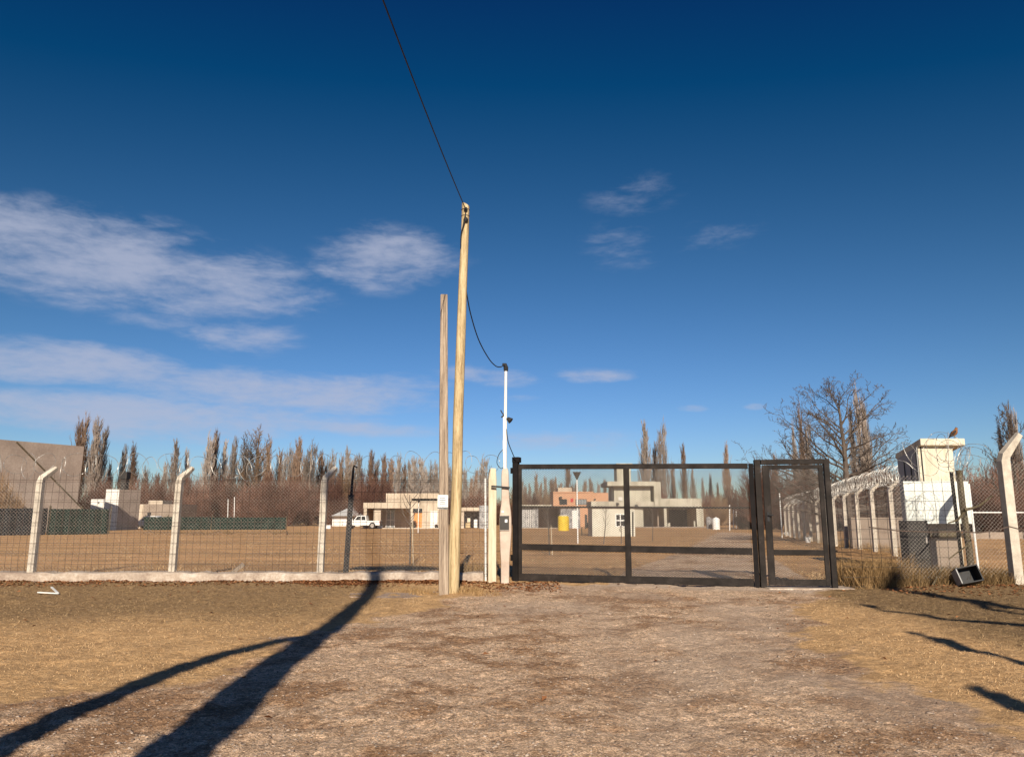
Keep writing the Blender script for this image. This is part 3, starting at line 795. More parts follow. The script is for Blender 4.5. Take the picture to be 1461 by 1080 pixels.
# ------------------------------------------------------------------ gate
A = Vector((P(737,826,15.95).x, 15.95, 0)); B = Vector((P(1081,837,14.42).x, 14.42, 0))
ga = thing('vehicle_gate', A, 'wide dark brown metal vehicle gate filled with expanded mesh', 'gate')
gd = (B - A).normalized(); gn = Vector((gd.y, -gd.x, 0)); GW = (B-A).length
def gp(t, z, o=0): q = A + gd*t + gn*o; return Vector((q.x, q.y, z))
ztop = P(737,663,15.95).z; ztopr = P(1081,661.5,14.42).z
k = MB(); k.bar(gp(-.01,-.1), gp(-.01,ztop+.06), .115, .14, ref=tuple(gd)); k.obox(gp(0.005,ztop+.1), gd*.075, gn*.085, Vector((0,0,.055)));
k.build('gate_post', M['gate_post'], ga, bevel=.008)
def zr(t, zl, zr_): return zl + (zr_-zl)*t/GW
x1 = GW - .06; x0 = .05; xm = (P(894.5,740,15.25).x - A.x)/gd.x
k = MB(); k.bar(gp(x0,ztop-.042), gp(x1,ztopr-.042), .098, .06); k.build('top_rail', M['gate'], ga, bevel=.004)
k = MB(); k.bar(gp(x0,.075), gp(x1,.085), .135, .06); k.build('bottom_rail', M['gate'], ga, bevel=.004)
zml = P(760,780,15.9).z; zmr = P(1075,786.5,14.45).z
k = MB(); k.bar(gp(x0,zml), gp(xm-.055,zr(xm-.055,zml,zmr)), .125, .05); k.bar(gp(xm+.056,zr(xm+.056,zml,zmr)), gp(x1,zmr), .125, .05); k.build('middle_rail', M['gate'], ga, bevel=.004)
k = MB(); k.bar(gp(x0+.03,.145), gp(x0+.03,ztop-.092), .06, .06, ref=tuple(gd)); k.build('stile', M['gate'], ga, bevel=.004)
k = MB(); k.bar(gp(xm,.145), gp(xm,zr(xm,ztop,ztopr)-.092), .11, .055, ref=tuple(gd)); k.build('mullion', M['gate'], ga, bevel=.004)
def expanded(mb, pf, t0, t1, z0, z1, sw=.062, sh=.036, w=.0062, th=.002):
    """expanded metal: two families of flat strands"""
    H = z1 - z0; sl = sh/sw; span = H/sl; i = -span; d = None
    while i < (t1-t0):
        for sg in (1,-1):
            a, b = max(0,-i), min(span, (t1-t0)-i)
            if b - a > .02:
                za, zb = (z0+a*sl, z0+b*sl) if sg > 0 else (z1-a*sl, z1-b*sl)
                p, q = pf(t0+i+a, za, .001*sg), pf(t0+i+b, zb, .001*sg)
                u = Vector((0,0,w/2)); v = gn*th*sg
                mb.quad(p-u-v, q-u-v, q+u+v, p+u+v)
        i += sw
    return mb
k = MB()
expanded(k, lambda t,z,o: gp(t,z,o-.012), x0+.06, xm-.055, .13, zml-.06)
expanded(k, lambda t,z,o: gp(t,z,o-.012), x0+.06, xm-.055, zml+.06, ztop-.09)
expanded(k, lambda t,z,o: gp(t,z,o-.012), xm+.055, x1-.004, .14, zmr-.06)
expanded(k, lambda t,z,o: gp(t,z,o-.012), xm+.055, x1-.004, zmr+.06, ztopr-.09)
k.build('expanded_mesh', M['mesh'], ga)
zs = P(800,724,15.9).z
k = MB(); k.tube([gp(x0-.05,zs+.02,-.06), gp(x1,zs-.02,-.06)], .017, 6); k.build('stay_rod', M['dark_metal'], ga)
for (t, z) in ((.03,ztop-.12),(.03,.45)):
    k = MB(); k.tube([gp(-.11,z-.06,.0), gp(-.11,z+.06,.0)], .022, 8); k.obox(gp(-.06,z), gd*.05, gn*.02, Vector((0,0,.02))); k.build('hinge', M['gate_post'], ga)

k = MB(); k.bar(gp(GW-.005,-.1), gp(GW-.005,ztopr+.0), .085, .15, ref=tuple(gd)); k.build('gap_shade_strip', M['gate_post'], ga, bevel=.004)  # black strip standing in for the shaded gap and side face beside the frame
C1 = B + gd*.045; C = Vector((P(1196,841,14.17).x, 14.17, 0))
dg = thing('pedestrian_gate', C1, 'narrow dark metal pedestrian gate in its own heavy frame right of the vehicle gate', 'gate')
pd = (C - C1).normalized(); pn = Vector((pd.y,-pd.x,0)); PW = (C-C1).length
def dp(t, z, o=0): q = C1 + pd*t + pn*o; return Vector((q.x,q.y,z))
zf = P(1090,656,14.4).z
k = MB(); k.bar(dp(0.06,-.1), dp(0.06,zf), .105, .16, ref=tuple(pd)); k.bar(dp(PW-.055,-.1), dp(PW-.055,zf), .095, .12, ref=tuple(pd)); k.bar(dp(.128,zf-.045), dp(PW-.103,zf-.045), .088, .12)
k.build('frame', M['gate'], dg, bevel=.005)
l0, l1 = .15, PW-.125; zb0, zt0 = .05, zf-.105; so = .02
lf = MB(); lf.bar(dp(l0+.06,zb0,so), dp(l0+.06,zt0,so), .12, .05, ref=tuple(pd)); lf.bar(dp(l1-.04,zb0,so), dp(l1-.04,zt0,so), .08, .05, ref=tuple(pd))
lf.bar(dp(l0+.121,zt0-.035,so), dp(l1-.081,zt0-.035,so), .07, .048); lf.bar(dp(l0+.121,zb0+.055,so), dp(l1-.081,zb0+.055,so), .11, .048)
zdm = P(1140,788,14.3).z; lf.bar(dp(l0+.121,zdm,so), dp(l1-.081,zdm,so), .10, .048)
leaf = lf.build('leaf', M['gate'], dg, bevel=.004)
k = MB(); gn_save = gn; gn = pn
expanded(k, lambda t,z,o: dp(t,z,o+so), l0+.122, l1-.082, zb0+.11, zdm-.05); expanded(k, lambda t,z,o: dp(t,z,o+so), l0+.122, l1-.082, zdm+.05, zt0-.07)
gn = gn_save
k.build('expanded_mesh', M['mesh'], leaf)
k = MB(); zh = P(1098,737,14.4).z; k.obox(dp(l0+.055,zh,so+.033), pd*.022, pn*.008, Vector((0,0,.085))); k.tube([dp(l0+.055,zh+.03,so+.04), dp(l0+.055,zh+.03,so+.08), dp(l0+.14,zh+.03,so+.085)], .011, 6)
k.build('handle', M['black'], leaf)
k = MB(); k.box(C1.x+.05, C.x+.25, 14.05, 14.6, -.05, .018)
tag(k.build('threshold_slab', M['footing'], origin=(C1.x,14.2,0)), kind='structure')

# ------------------------------------------------------------------ right fence near
D = Vector((P(1452,840,14.2).x, 14.2, 0))
rf = thing('welded_wire_fence', (D.x-1.5, 14.3, 0), 'sagging wire fence with bent concrete post and tangled razor wire right of the gates', 'fence')
zg = gzf(D.x, 14.2)
bent_post(rf, D.x, D.y, zg-.12, 2.40, (.30,-.08,.42), w=.165)
xend = P(1560, 840, 14.2).x
cl = MB(); chain_link(cl, (D.x+.05, 14.28, 0), (xend+1.5, 14.28, 0), zg, zg+2.2); chain_link(cl, (P(1280,800,14.3).x, 14.32, 0), (D.x-.05, 14.28, 0), zg-.05, zg+1.95)
cl.build('chain_link_mesh', M['galv'], rf)
wg = MB(); wire_grid(wg, (P(1205,830,14.3).x, 14.34, 0), (P(1372,830,14.35).x, 14.36, 0), zg-.05, P(1320,682,14.3).z, .18, .17, .0042, rng, sag=.02); wg.build('wire_grid', M['dark_metal'], rf)
rz = MB()
ring_coil(rz, [P(1265,672,14.6), P(1310,655,14.5), P(1350,650,14.4), P(1400,652,14.4)], .29, .17, .0042, rng, jz=.07, jr=.3)
ring_coil(rz, [P(1340,640,14.2), P(1375,655,14.5), P(1400,668,14.6)], .26, .09, .0042, rng, jz=.09, jr=.35)
rz.build('razor_wire', M['razor'], rf)
k = MB(); q = [(1240,752),(1280,757),(1330,759),(1370,758),(1395,760),(1420,757),(1440,751),(1455,755),(1475,762)]
k.tube([P(a,b,14.12) for a,b in q], .012, 5); k.build('drooping_wire', M['rust'], rf)

op = MB(); b0 = P(1387,828,14.55); t0 = P(1368,671,14.35)
b0.z = gzf(b0.x, b0.y) - .1
op.tube([b0, b0.lerp(t0,.35)+Vector((.015,0,0)), b0.lerp(t0,.7)+Vector((-.01,0,0)), t0], [.062,.06,.057,.052], 9)
tag(op.build('timber_post', M['wood_old'], origin=(b0.x,b0.y,b0.z), smooth=True), 'leaning dark brown round timber post before the white board', 'post')
tp = MB(); b1 = P(1374,815,14.75); t1 = P(1357,673,14.5); b1.z = gzf(b1.x,b1.y)-.1; tp.bar(b1, t1, .045, .045, ref=(1,0,0)); 
tag(tp.build('steel_stake', M['dark_metal'], origin=b1), 'thin dark metal stake close left of the leaning timber post', 'stake')
def stick(pts, r0, r1, label):
    m = MB(); p = [P(a,b,c) for a,b,c in pts]; rr = [r0 + (r1-r0)*i/(len(p)-1) for i in range(len(p))]
    m.tube(p, rr, 7); tag(m.build('branch', M['wood_old'], origin=p[0], smooth=True), label, 'branch')
stick([(1353,746,14.25),(1366,742,14.25),(1372,735,14.25),(1378,727,14.25)], .012, .026, 'curved dead branch stuck in the wire left of the leaning timber post')
stick([(1376,727,14.2),(1386,725.5,14.2),(1398,721,14.15),(1407,714,14.1),(1416,707,14.1)], .028, .014, 'bent dead branch sticking out right of the leaning timber post')
stick([(1354,797,14.25),(1366,788,14.25),(1381,777,14.25)], .010, .014, 'thin straight twig caught low in the wire before the white board')
stick([(1330,835,14.1),(1338,822,14.15),(1346,808,14.2)], .014, .008, 'thin twig leaning on the grass bank below the white board')

# tipped crate
bc = G(1398, 840); bc.y = 13.9; zc = gs(bc.x, bc.y)
cr = thing('tipped_crate', (bc.x, bc.y, zc), 'black tray crate tipped on its side at the foot of the leaning timber post', 'crate')
ux = Vector((.97,-.1,.20)).normalized(); uz = Vector((-.22,.35,.9)).normalized(); uy = uz.cross(ux).normalized(); uz = ux.cross(uy)
c0 = Vector((bc.x+.02, bc.y+.05, zc+.185))
w, h, dpt = .18, .135, .12
k = MB(); k.obox(c0 + uy*dpt, ux*w, uy*.008, uz*h); k.build('bottom_panel', M['black'], cr)
for sgn, ax_, hl, oth in ((1,ux,w,uz),(-1,ux,w,uz)):
    k = MB(); k.obox(c0 + ax_*sgn*w, ax_*.009, uy*dpt, oth*h); k.build('side_panel', M['grey_sheet'] if sgn < 0 else M['black'], cr)
for sgn in (1,-1):
    k = MB(); k.obox(c0 + uz*sgn*h, ux*(w+.009), uy*dpt, uz*.009); k.build('side_panel', M['dark_metal'] if sgn > 0 else M['black'], cr)

pa = [G(500,846), G(632,843), G(628,852), G(560,853), G(498,851)]
k = MB(); zz = max(gs(p.x,p.y) for p in pa) - .008
k.prism([(p.x,p.y) for p in pa], 'z', zz-.15, zz); tag(k.build('concrete_pad', M['pad']), kind='structure')
# ------------------------------------------------------------------ kiosk, board, cabinet, bird
KY = 18.0
kk = thing('kiosk', (P(1337,700,KY).x, KY, gs(10,18)), 'tall narrow cream kiosk with grey side doors and an overhanging roof behind the white board', 'kiosk')
xk0, xk1 = P(1313,680,KY).x, P(1363,680,KY).x; zk = P(1337,636,KY).z; zkb = P(1283,653,18.95).z
k = MB(); prof = [(KY, -.1), (KY+.98, -.1), (KY+.98, zkb), (KY, zk)]; k.prism(prof, 'x', xk0, xk1); k.build('wall', M['cream'], kk)
k = MB()
prof = [(KY+.03,-.05),(KY+.96,-.05),(KY+.96,zkb-.03),(KY+.03,zk-.03)]; k.prism(prof, 'x', xk0-.02, xk0-.003); k.build('side_door', M['grey_sheet'], kk)
k = MB(); 
for yy in (KY+.32, KY+.62): k.box(xk0-.034, xk0-.021, yy, yy+.025, 1.0, zk-.3)
k.box(xk0-.034, xk0-.021, KY+.045, KY+.065, 0, zk-.1); k.build('door_seam', M['black'], kk)
k = MB(); k.box(xk0+.055, xk0+.085, KY-.012, KY-.002, .2, zk-.02); k.build('drain_strip', M['black'], kk)
zr0 = P(1337,628,KY).z; xr0, xr1 = P(1309,632,KY).x, P(1372,632,KY).x
k = MB(); k.prism([(KY-.14,zk+.002),(KY+1.1,zkb-.02),(KY+1.1,zkb+.10),(KY-.14,zr0+.03)], 'x', xr0, xr1); k.build('roof', M['cream'], kk, bevel=.01)

BY = 16.25
bd = thing('white_board', (P(1338,760,BY).x, BY, gs(9,16)), 'large white sign board with faded lettering behind the wire fence', 'sign board')
xb0, xb1 = P(1291,715,BY).x, P(1384,715,BY).x; zb1 = P(1338,686.5,BY).z; zb0 = P(1338,747,BY).z
k = MB(); k.box(xb0, xb1, BY, BY+.035, zb0, zb1); k.build('panel', M['white_board'], bd, bevel=.004)
k = MB(); lr = random.Random(5)
for (py, x0_, x1_, h_) in ((706,1318,1350,.022),(712,1322,1346,.016),(724,1300,1356,.014),(736,1297,1360,.05)):
    x = x0_
    while x < x1_:
        w_ = lr.uniform(1.2,3.2); a = P(x,py,BY); b = P(min(x+w_,x1_),py,BY)
        if lr.random() < .7: k.box(a.x, b.x, BY-.004, BY-.0015, a.z-h_*.3*lr.uniform(.4,1), a.z+h_*.5*lr.uniform(.4,1))
        x += w_ + lr.uniform(.6,2)
k.build('faded_lettering', M['ink'], bd)
for px in (1300, 1388):
    x = P(px,750,BY+.1).x; k = MB(); k.tube([(x,BY+.06,-.1),(x-.02,BY+.06,zb1-.05)], .022, 8); k.build('leg', M['white_paint'], bd)
k = MB(); a = P(1327,757,BY+.3); b = P(1372,766,BY+.3); k.box(a.x, b.x, BY+.3, BY+.42, b.z, a.z); 
k.build('dark_band', M['wood_old'], bd)  # dark horizontal band behind and below the panel
wl = MB(); a = P(1326,768,BY+.5); b = P(1371,800,BY+.5); wl.box(a.x, b.x, BY+.45, BY+.6, -.1, P(1340,747,BY+.5).z)
tag(wl.build('low_wall', M['plaster'], origin=(a.x,BY+.5,0)), 'low pale masonry wall under the white sign board', 'wall')
cb = thing('metal_cabinet', (P(1309,797,15.7).x, 15.7, .1), 'dark metal cabinet standing under the left end of the white board', 'cabinet')
a = P(1292,742.5,15.6); b = P(1327,800,15.6)
k = MB(); k.box(a.x, b.x, 15.55, 15.9, .05, a.z); k.build('body', M['dark_metal'], cb, bevel=.012)
k = MB(); k.box(a.x+.03, b.x-.03, 15.535, 15.549, .45, a.z-.04); k.build('door', M['dark_metal'], cb); 
k = MB(); k.box(b.x-.09, b.x-.06, 15.515, 15.534, .75, .87); k.build('handle', M['galv'], cb)

def bird():
    c = P(1364, 627.5, KY-.05); zb = zr0+.045
    root = thing('perched_bird', (c.x, KY, zb), 'brown bird of prey with rufous breast perched on the kiosk roof', 'bird')
    X, Y, Z = c.x, KY, zb
    # body as one swept surface: tail base -> belly -> breast -> neck -> head -> beak root (faces right and slightly to the camera)
    sp = [(-.075,.03,.045,.012),(-.055,.024,.065,.030),(-.025,.012,.095,.052),(.005,.0,.125,.060),(.025,-.008,.155,.057),(.036,-.012,.182,.044),(.042,-.016,.200,.036),(.050,-.020,.216,.036),(.058,-.024,.228,.031),(.068,-.028,.232,.018),(.076,-.031,.229,.008)]
    k = MB(); k.tube([(X+a,Y+b,Z+d) for a,b,d,r in sp], [r for *_, r in sp], 12, ref=(0,1,.2)); body = k.build('body', M['bird'], root, smooth=True)
    k = MB(); k.tube([(X+.074,Y-.030,Z+.231),(X+.088,Y-.036,Z+.227),(X+.092,Y-.038,Z+.217)], [.009,.006,.002], 6); k.build('beak', M['beak'], root, smooth=True)
    for s in (-1,1):
        k = MB(); pts = [(.012,-.05*s-.01,.178,.016),(-.012,-.058*s,.145,.030),(-.045,-.050*s+.01,.10,.028),(-.085,-.03*s+.02,.05,.014),(-.11,-.015*s+.03,.02,.004)]
        k.tube([(X+a,Y+b,Z+d) for a,b,d,r in pts], [r for *_, r in pts], 8, ref=(0,1,0)); k.build('wing', M['bird_dark'], root, smooth=True)
        k = MB(); k.sphere((X+.060,Y-.024-.024*s,Z+.238), .0055, 8, 6); k.build('eye', M['eye'], root)
        k = MB(); k.tube([(X-.005,Y-.02*s,Z+.085),(X+.004,Y-.02*s,Z+.04),(X+.002,Y-.02*s,Z+.004)], [.012,.006,.005], 6)
        for t in (-.5,0,.5): k.tube([(X+.002,Y-.02*s,Z+.005),(X+.028,Y-.02*s+.02*t,Z+.002)], .004, 5)
        k.build('leg', M['beak'], root, smooth=True)
    k = MB(); k.obox((X-.105,Y+.036,Z+.018), Vector((.055,-.012,.042)), Vector((.004,.018,0)), Vector((-.003,0,.004))); k.build('tail', M['bird_dark'], root)
    k = MB(); k.tube([(X+.040,Y-.006,Z+.222),(X+.052,Y-.016,Z+.246),(X+.066,Y-.026,Z+.243)], [.018,.024,.010], 8, ref=(0,1,0)); k.build('crown', M['bird_dark'], root, smooth=True)
bird()

# ------------------------------------------------------------------ receding fence on the right
rc = thing('razor_wire_fence', (14.5, 35, 0), 'long receding fence of bent concrete posts topped by a dense razor wire coil', 'fence')
fx = lambda y: 9.26 + .25*(y-14.2)
ys_ = [21.2 + 2.7*i for i in range(14)]
for y in ys_:
    bent_post(rc, fx(y), y, gs(fx(y), y)-.05, 2.08, (.26,-.05,.26), w=.13)
zf_ = lambda y: gs(fx(y), y)
k = MB(); razor(k, [(fx(y)+.15, y, zf_(y)+2.50) for y in (19.8, 30, 40, 50, 57)], .26, .36, .0055, rng, jit=.1, shear=.5, bs=1.2)
k.build('razor_wire', M['razor'], rc)
k = MB(); razor(k, [(fx(y)+.22, y, zf_(y)+2.44) for y in (19.8, 30, 40, 50, 57)], .22, .43, .0055, rng, jit=.15, shear=-.5, bs=1.2)
k.build('razor_wire', M['razor'], rc)
k = MB()
for i in range(len(ys_)-1): 
    a, b = ys_[i], ys_[i+1]; chain_link(k, (fx(a), a, 0), (fx(b), b, 0), zf_(a)+.05, zf_(a)+2.05, s=.10, r=.0018)
k.build('chain_link_mesh', M['galv'], rc)
k = MB()
for z in (.1,.7,1.3,2.0): k.tube([(fx(y), y-.08, zf_(y)+z) for y in ys_], .004, 4)
k.build('tension_wire', M['galv'], rc)

# ------------------------------------------------------------------ trees
def branch(mb, p, d, L, r, lev, rg, cfg):
    n = cfg['seg'][lev]; pts = [p.copy()]; rad = [r]; dirs = [d.copy()]; q = p.copy(); dd = d.copy()
    for i in range(n):
        j = cfg['jit'][lev]
        dd = (dd + Vector((rg.gauss(0,j), rg.gauss(0,j), rg.gauss(0,j))) + Vector((0,0,cfg['up'][lev]))).normalized()
        q = q + dd*(L/n); pts.append(q.copy()); dirs.append(dd.copy()); rad.append(r*(1 - (i+1)/n*cfg['taper'][lev]))
    mb.tube(pts, rad, max(3, 7 - 2*lev), cap=False)
    if lev + 1 < len(cfg['seg']):
        c = cfg['kids'][lev]
        for k in range(c):
            t = cfg['from'][lev] + (1-cfg['from'][lev])*(k + rg.random())/c
            i = min(n-1, int(t*n)); f = t*n - i
            b = pts[i].lerp(pts[i+1], f); ax = dirs[i+1]
            an = R(rg.uniform(*cfg['ang'][lev])); az = rg.uniform(0, 2*math.pi)
            s = ax.cross(Vector((.3,.2,.93)) if abs(ax.z) < .9 else Vector((1,0,0))).normalized(); u = s.cross(ax)
            nd = (ax*math.cos(an) + (s*math.cos(az) + u*math.sin(az))*math.sin(an)).normalized()
            sh = 1 - cfg['shrink'][lev]*t
            branch(mb, b, nd, L*cfg['ratio'][lev]*sh*rg.uniform(.7,1.15), max(cfg['rmin'], rad[i]*cfg['rr'][lev]), lev+1, rg, cfg)

def bare_tree(name, base, H, rg, cfg, mat, label, r0, group=None, trunk_frac=None):
    root = thing(name, base, label, 'tree', group)
    t = MB(); pts = []; rad = []; q = Vector(base) - Vector((0,0,.2)); n = 9
    for i in range(n+1):
        f = i/n; pts.append(q + Vector((math.sin(f*4+rg.random())*.012*H*f, math.cos(f*3+rg.random())*.012*H*f, f*(H+.2)))); rad.append(r0*(1-f)**.8 + .012)
    t.tube(pts, rad, 8); t.build('trunk', mat, root, smooth=True)
    c = MB()
    for k in range(cfg['limbs']):
        f = cfg['lf'][0] + (cfg['lf'][1]-cfg['lf'][0])*((k + rg.random()*.8)/cfg['limbs'])**cfg.get('skew',1)
        i = min(n-1, int(f*n)); b = pts[i].lerp(pts[i+1], f*n-i); az = k*2.4 + rg.uniform(-.5,.5)
        if cfg.get('side') and k % 5 < 3: az = math.pi*(k % 2) + rg.gauss(0,.5)
        el = R(cfg['el'][0] + (cfg['el'][1]-cfg['el'][0])*f + rg.uniform(-10,10))
        d = Vector((math.cos(az)*math.cos(el), math.sin(az)*math.cos(el), math.sin(el)))
        branch(c, b, d, H*cfg['ll']*(1-cfg['ls']*f)*rg.uniform(.8,1.15), max(cfg['rmin']*2, r0*.42*(1-f*.75)), 0, rg, cfg)
    c.build('crown', mat, root)
    return root

big = dict(skew=1.6, side=True, limbs=46, lf=(.20,.96), el=(0,62), ll=.86, ls=.76, seg=(8,5,4,3), jit=(.14,.18,.22,.25), up=(.035,.07,.05,.05), taper=(.85,.85,.85,.8), kids=(9,6,4), ang=[(30,60),(30,60),(25,60)], ratio=(.42,.45,.5), shrink=(.45,.4,.3), rr=(.55,.60,.66), rmin=.0105, **{'from': (.15,.15,.15)})
tb = P(1213, 768, 40); 
bare_tree('bare_tree', (tb.x, 40, gs(tb.x,40)), 7.6, random.Random(11), big, M['bark'], 'large spreading bare tree rising behind the pedestrian gate and receding fence', .22)

med = dict(limbs=16, lf=(.15,.95), el=(30,75), ll=.55, ls=.6, seg=(6,5,3), jit=(.12,.18,.22), up=(.12,.08,.05), taper=(.85,.85,.8), kids=(9,8), ang=[(20,50),(25,55)], ratio=(.45,.5), shrink=(.4,.3), rr=(.5,.6), rmin=.018, **{'from': (.15,.15)})

def poplar_mesh(seed, H=20.0, dens=1.0):
    rg = random.Random(seed); t = MB(); c = MB()
    lean = rg.uniform(-.15,.15)
    pts = [Vector((lean*f*2 + rg.uniform(-.08,.08), rg.uniform(-.08,.08), f*H-.3)) for f in [i/8 for i in range(9)]]
    t.tube(pts, [.34*(1-i/8)**.9+.035 for i in range(9)], 7)
    nb = int(185*dens)
    stems = [(0,0,1.0)] + [(rg.uniform(-.7,.7), rg.uniform(-.7,.7), rg.uniform(.72,.97)) for _ in range(rg.choice((1,2,3)))]
    for (ox, oy, hf) in stems[1:]:
        p2 = [Vector((ox*min(1,f*3), oy*min(1,f*3), H*.06 + f*(H*hf-H*.06))) for f in [i/6 for i in range(7)]]
        c.tube(p2, [.16*(1-i/6)+.03 for i in range(7)], 5)
    for i in range(nb):
        ox, oy, hf = rg.choice(stems); f = .10 + .84*rg.random()**.85
        h = f*H*hf; az = rg.uniform(0,2*math.pi); sp = rg.uniform(.12,.34)*(1.05 - .45*f)
        L = H*(.17 + .14*rg.random())*(1.12 - .72*f)
        b = Vector((ox*min(1,f*3), oy*min(1,f*3), h)); o = Vector((math.cos(az), math.sin(az), 0))
        p = [b, b + o*L*sp*.7 + Vector((0,0,L*.35)), b + o*L*sp*1.0 + Vector((0,0,L*.68)), b + o*L*sp*1.15 + Vector((0,0,L))]
        c.tube(p, [.045,.038,.032,.016], 3, cap=False)
        for j in range(6):
            a = rg.uniform(.15,.9); k_ = min(2,int(a*3)); q = p[k_].lerp(p[k_+1], a*3-k_); az2 = az + rg.uniform(-1.6,1.6); l2 = L*rg.uniform(.22,.5)
            e = q + Vector((math.cos(az2),math.sin(az2),0))*l2*rg.uniform(.12,.36) + Vector((0,0,l2))
            c.tube([q, q.lerp(e,.5)+Vector((math.cos(az2),math.sin(az2),0))*l2*.06, e], [.028,.022,.011], 3, cap=False)
    return t, c

pop_proto = []
def make_poplar(seed, mat):
    t, c = poplar_mesh(seed); root = thing('poplar_tree', (0,0,0), 'bare poplar', 'tree')
    t.build('trunk', M[mat], root); c.build('crown', M[mat], root); return root
for s_ in range(6): pop_proto.append(make_poplar(100+s_, 'poplar' if s_ % 3 else 'poplar_brown'))
used = set()
LEFT = [(114,604,165),(124,597,170),(140,602,166),(150,615,172),(158,660,175),(180,636,178),(191,637,172),(251,628,170),(268,644,176),(299,622,160),(308,617,164),(323,629,168),(337,625,170),(385,629,172),(413,638,175),(429,627,170),(445,633,168),(459,646,176),(475,645,172),(497,641,168)]
MIDROW = [(353,640,178),(400,645,180),(513,651,170),(529,645,174),(549,650,172),(560,657,178),(569,650,170),(585,660,176),(592,655,172),(602,657,174),(615,660,178),(622,660,172),(641,664,176),(663,671,174),(673,683,178),(689,653,170),(699,668,176),(745,685,178),(755,690,172),(765,677,170),(778,682,176),(786,685,172),(793,682,178),(809,667,170),(822,690,176),(835,687,172),(842,684,178),(853,689,174),(862,685,172),(871,692,178),(885,692,176),(505,655,180),(537,660,182),(578,664,180),(608,668,182),(632,668,182),(652,676,182),(680,672,182),(488,652,182),(467,655,182),(437,650,182),(420,648,182),(370,640,182),(800,690,182),(772,690,182),(750,694,182),(815,694,182),(208,668,182),(225,676,182),(237,660,180)]
RIGHT = [(918,602,160),(935,632,168),(945,604,162),(960,662,172),(975,636,160),(988,668,170),(1002,682,172),(1013,676,170),(1036,636,158),(1024,690,172),(1049,700,176),(1075,684,170),(1087,668,168),(1105,650,150)]
TREES_R = [(1131,606,120),(1140,584,122),(1150,600,124),(1212,585,126),(1222,556,124),(1232,572,128),(1424,604,92),(1437,576,90),(1447,590,94)]
unique = {(124,597): 'tallest bare poplar at far left above the concrete wedge wall', (140,602): 'second tall bare poplar just right of the tallest one at far left',
          (918,602): 'tall slim bare poplar directly behind the modern concrete house roof', (945,604): 'tall dense bare poplar right of the slim one behind the modern house',
          (975,636): 'lone slender poplar above the right wing of the modern house', (1036,636): 'lone pale poplar standing right of the modern house above the gate rail',
          (251,628): 'slim lone poplar just left of the second concrete fence post top', (308,617): 'tall pale double poplar right of the second concrete fence post', (809,667): 'dark poplar standing directly behind the brick house'}
pr = random.Random(21)
def place_pop(lst, label, group, wr):
    for i, (px, py, Y) in enumerate(lst):
        top = P(px, py, Y); zb = gzf(top.x, Y); H = top.z - zb
        k = (i*5 + pr.randrange(3)) % 6; s = H/20.0; w = s*pr.uniform(*wr)
        lb = unique.get((px,py), label)
        src = pop_proto[k]
        if k not in used:
            used.add(k); o = src; o.location = (top.x, Y, zb); o.rotation_euler = (0,0,pr.uniform(0,6.28)); o.scale = (w,w,s); o['label'] = lb
        else: o = copy_tree(src, None, (top.x, Y, zb), pr.uniform(0,6.28), (w,w,s), lb)
        if lb is label: o['group'] = group
        elif 'group' in o: del o['group']
place_pop(LEFT, 'bare poplar in the tree row behind the left fence', 'poplars in the row behind the left fence', (.95,1.35))
place_pop(MIDROW, 'small distant bare poplar in the long row behind the houses', 'distant poplars behind the houses', (1.1,1.8))
place_pop(RIGHT, 'bare poplar behind the modern house and the open ground right of it', 'poplars behind the modern house', (.8,1.05))
place_pop(TREES_R, 'pale bare poplar beyond the receding razor wire fence', 'poplars beyond the receding fence', (.5,.65))

def bush_proto(seed, mat, label, n=300, H=7.0, Rr=3.4):
    rg = random.Random(seed); c = MB(); t = MB()
    for i in range(4):
        az = rg.uniform(0,6.28); t.tube([(0,0,-.2),(math.cos(az)*.4,math.sin(az)*.4,1.4),(math.cos(az)*.9,math.sin(az)*.9,3.2)], [.16,.11,.05], 5)
    for i in range(n):
        az = rg.uniform(0,6.28); rr = Rr*math.sqrt(rg.random())*.95; hh = H*math.sqrt(max(0,1-(rr/Rr)**2))*rg.uniform(.45,1.02)
        b = Vector((math.cos(az)*rr*.35, math.sin(az)*rr*.35, hh*rg.uniform(.02,.4))); e = Vector((math.cos(az)*rr, math.sin(az)*rr, max(.6,hh)))
        mid = b.lerp(e,.5) + Vector((rg.gauss(0,.35),rg.gauss(0,.35),rg.gauss(0,.2)))
        c.tube([b,mid,e], [.05,.035,.014], 3, cap=False)
        for j in range(7):
            f = rg.uniform(.3,1); q = mid.lerp(e,(f-.5)*2) if f > .5 else b.lerp(mid,f*2)
            d = (e-b).normalized() + Vector((rg.gauss(0,.6),rg.gauss(0,.6),rg.gauss(0,.4)+.2)); d.normalize(); l = rg.uniform(.5,1.5)
            c.tube([q, q+d*l*.6+Vector((0,0,.08)), q+d*l], [.026,.02,.01], 3, cap=False)
    root = thing('bare_shrub_tree', (0,0,0), label, 'tree'); t.build('trunk', M[mat], root); c.build('crown', M[mat], root)
    return root
bp_ = [bush_proto(1,'bush','x'), bush_proto(2,'bush','x'), bush_proto(3,'tan_bush','x'), bush_proto(4,'bush','x',n=380)]
usedb = set(); br_ = random.Random(8)
def put_bush(px, py, Y, wpx, k, label, group):
    top = P(px, py, Y); zb = gzf(top.x, Y); H = top.z - zb; w = wpx/1107*Y/6.8
    if k not in usedb:
        usedb.add(k); o = bp_[k]; o.location = (top.x,Y,zb); o.scale = (w,w,H/7.0); o['label'] = label; o['group'] = group; o.rotation_euler = (0,0,br_.uniform(0,6))
    else: o = copy_tree(bp_[k], None, (top.x,Y,zb), br_.uniform(0,6.28), (w,w,H/7.0), label, group)
    return o
x = 120
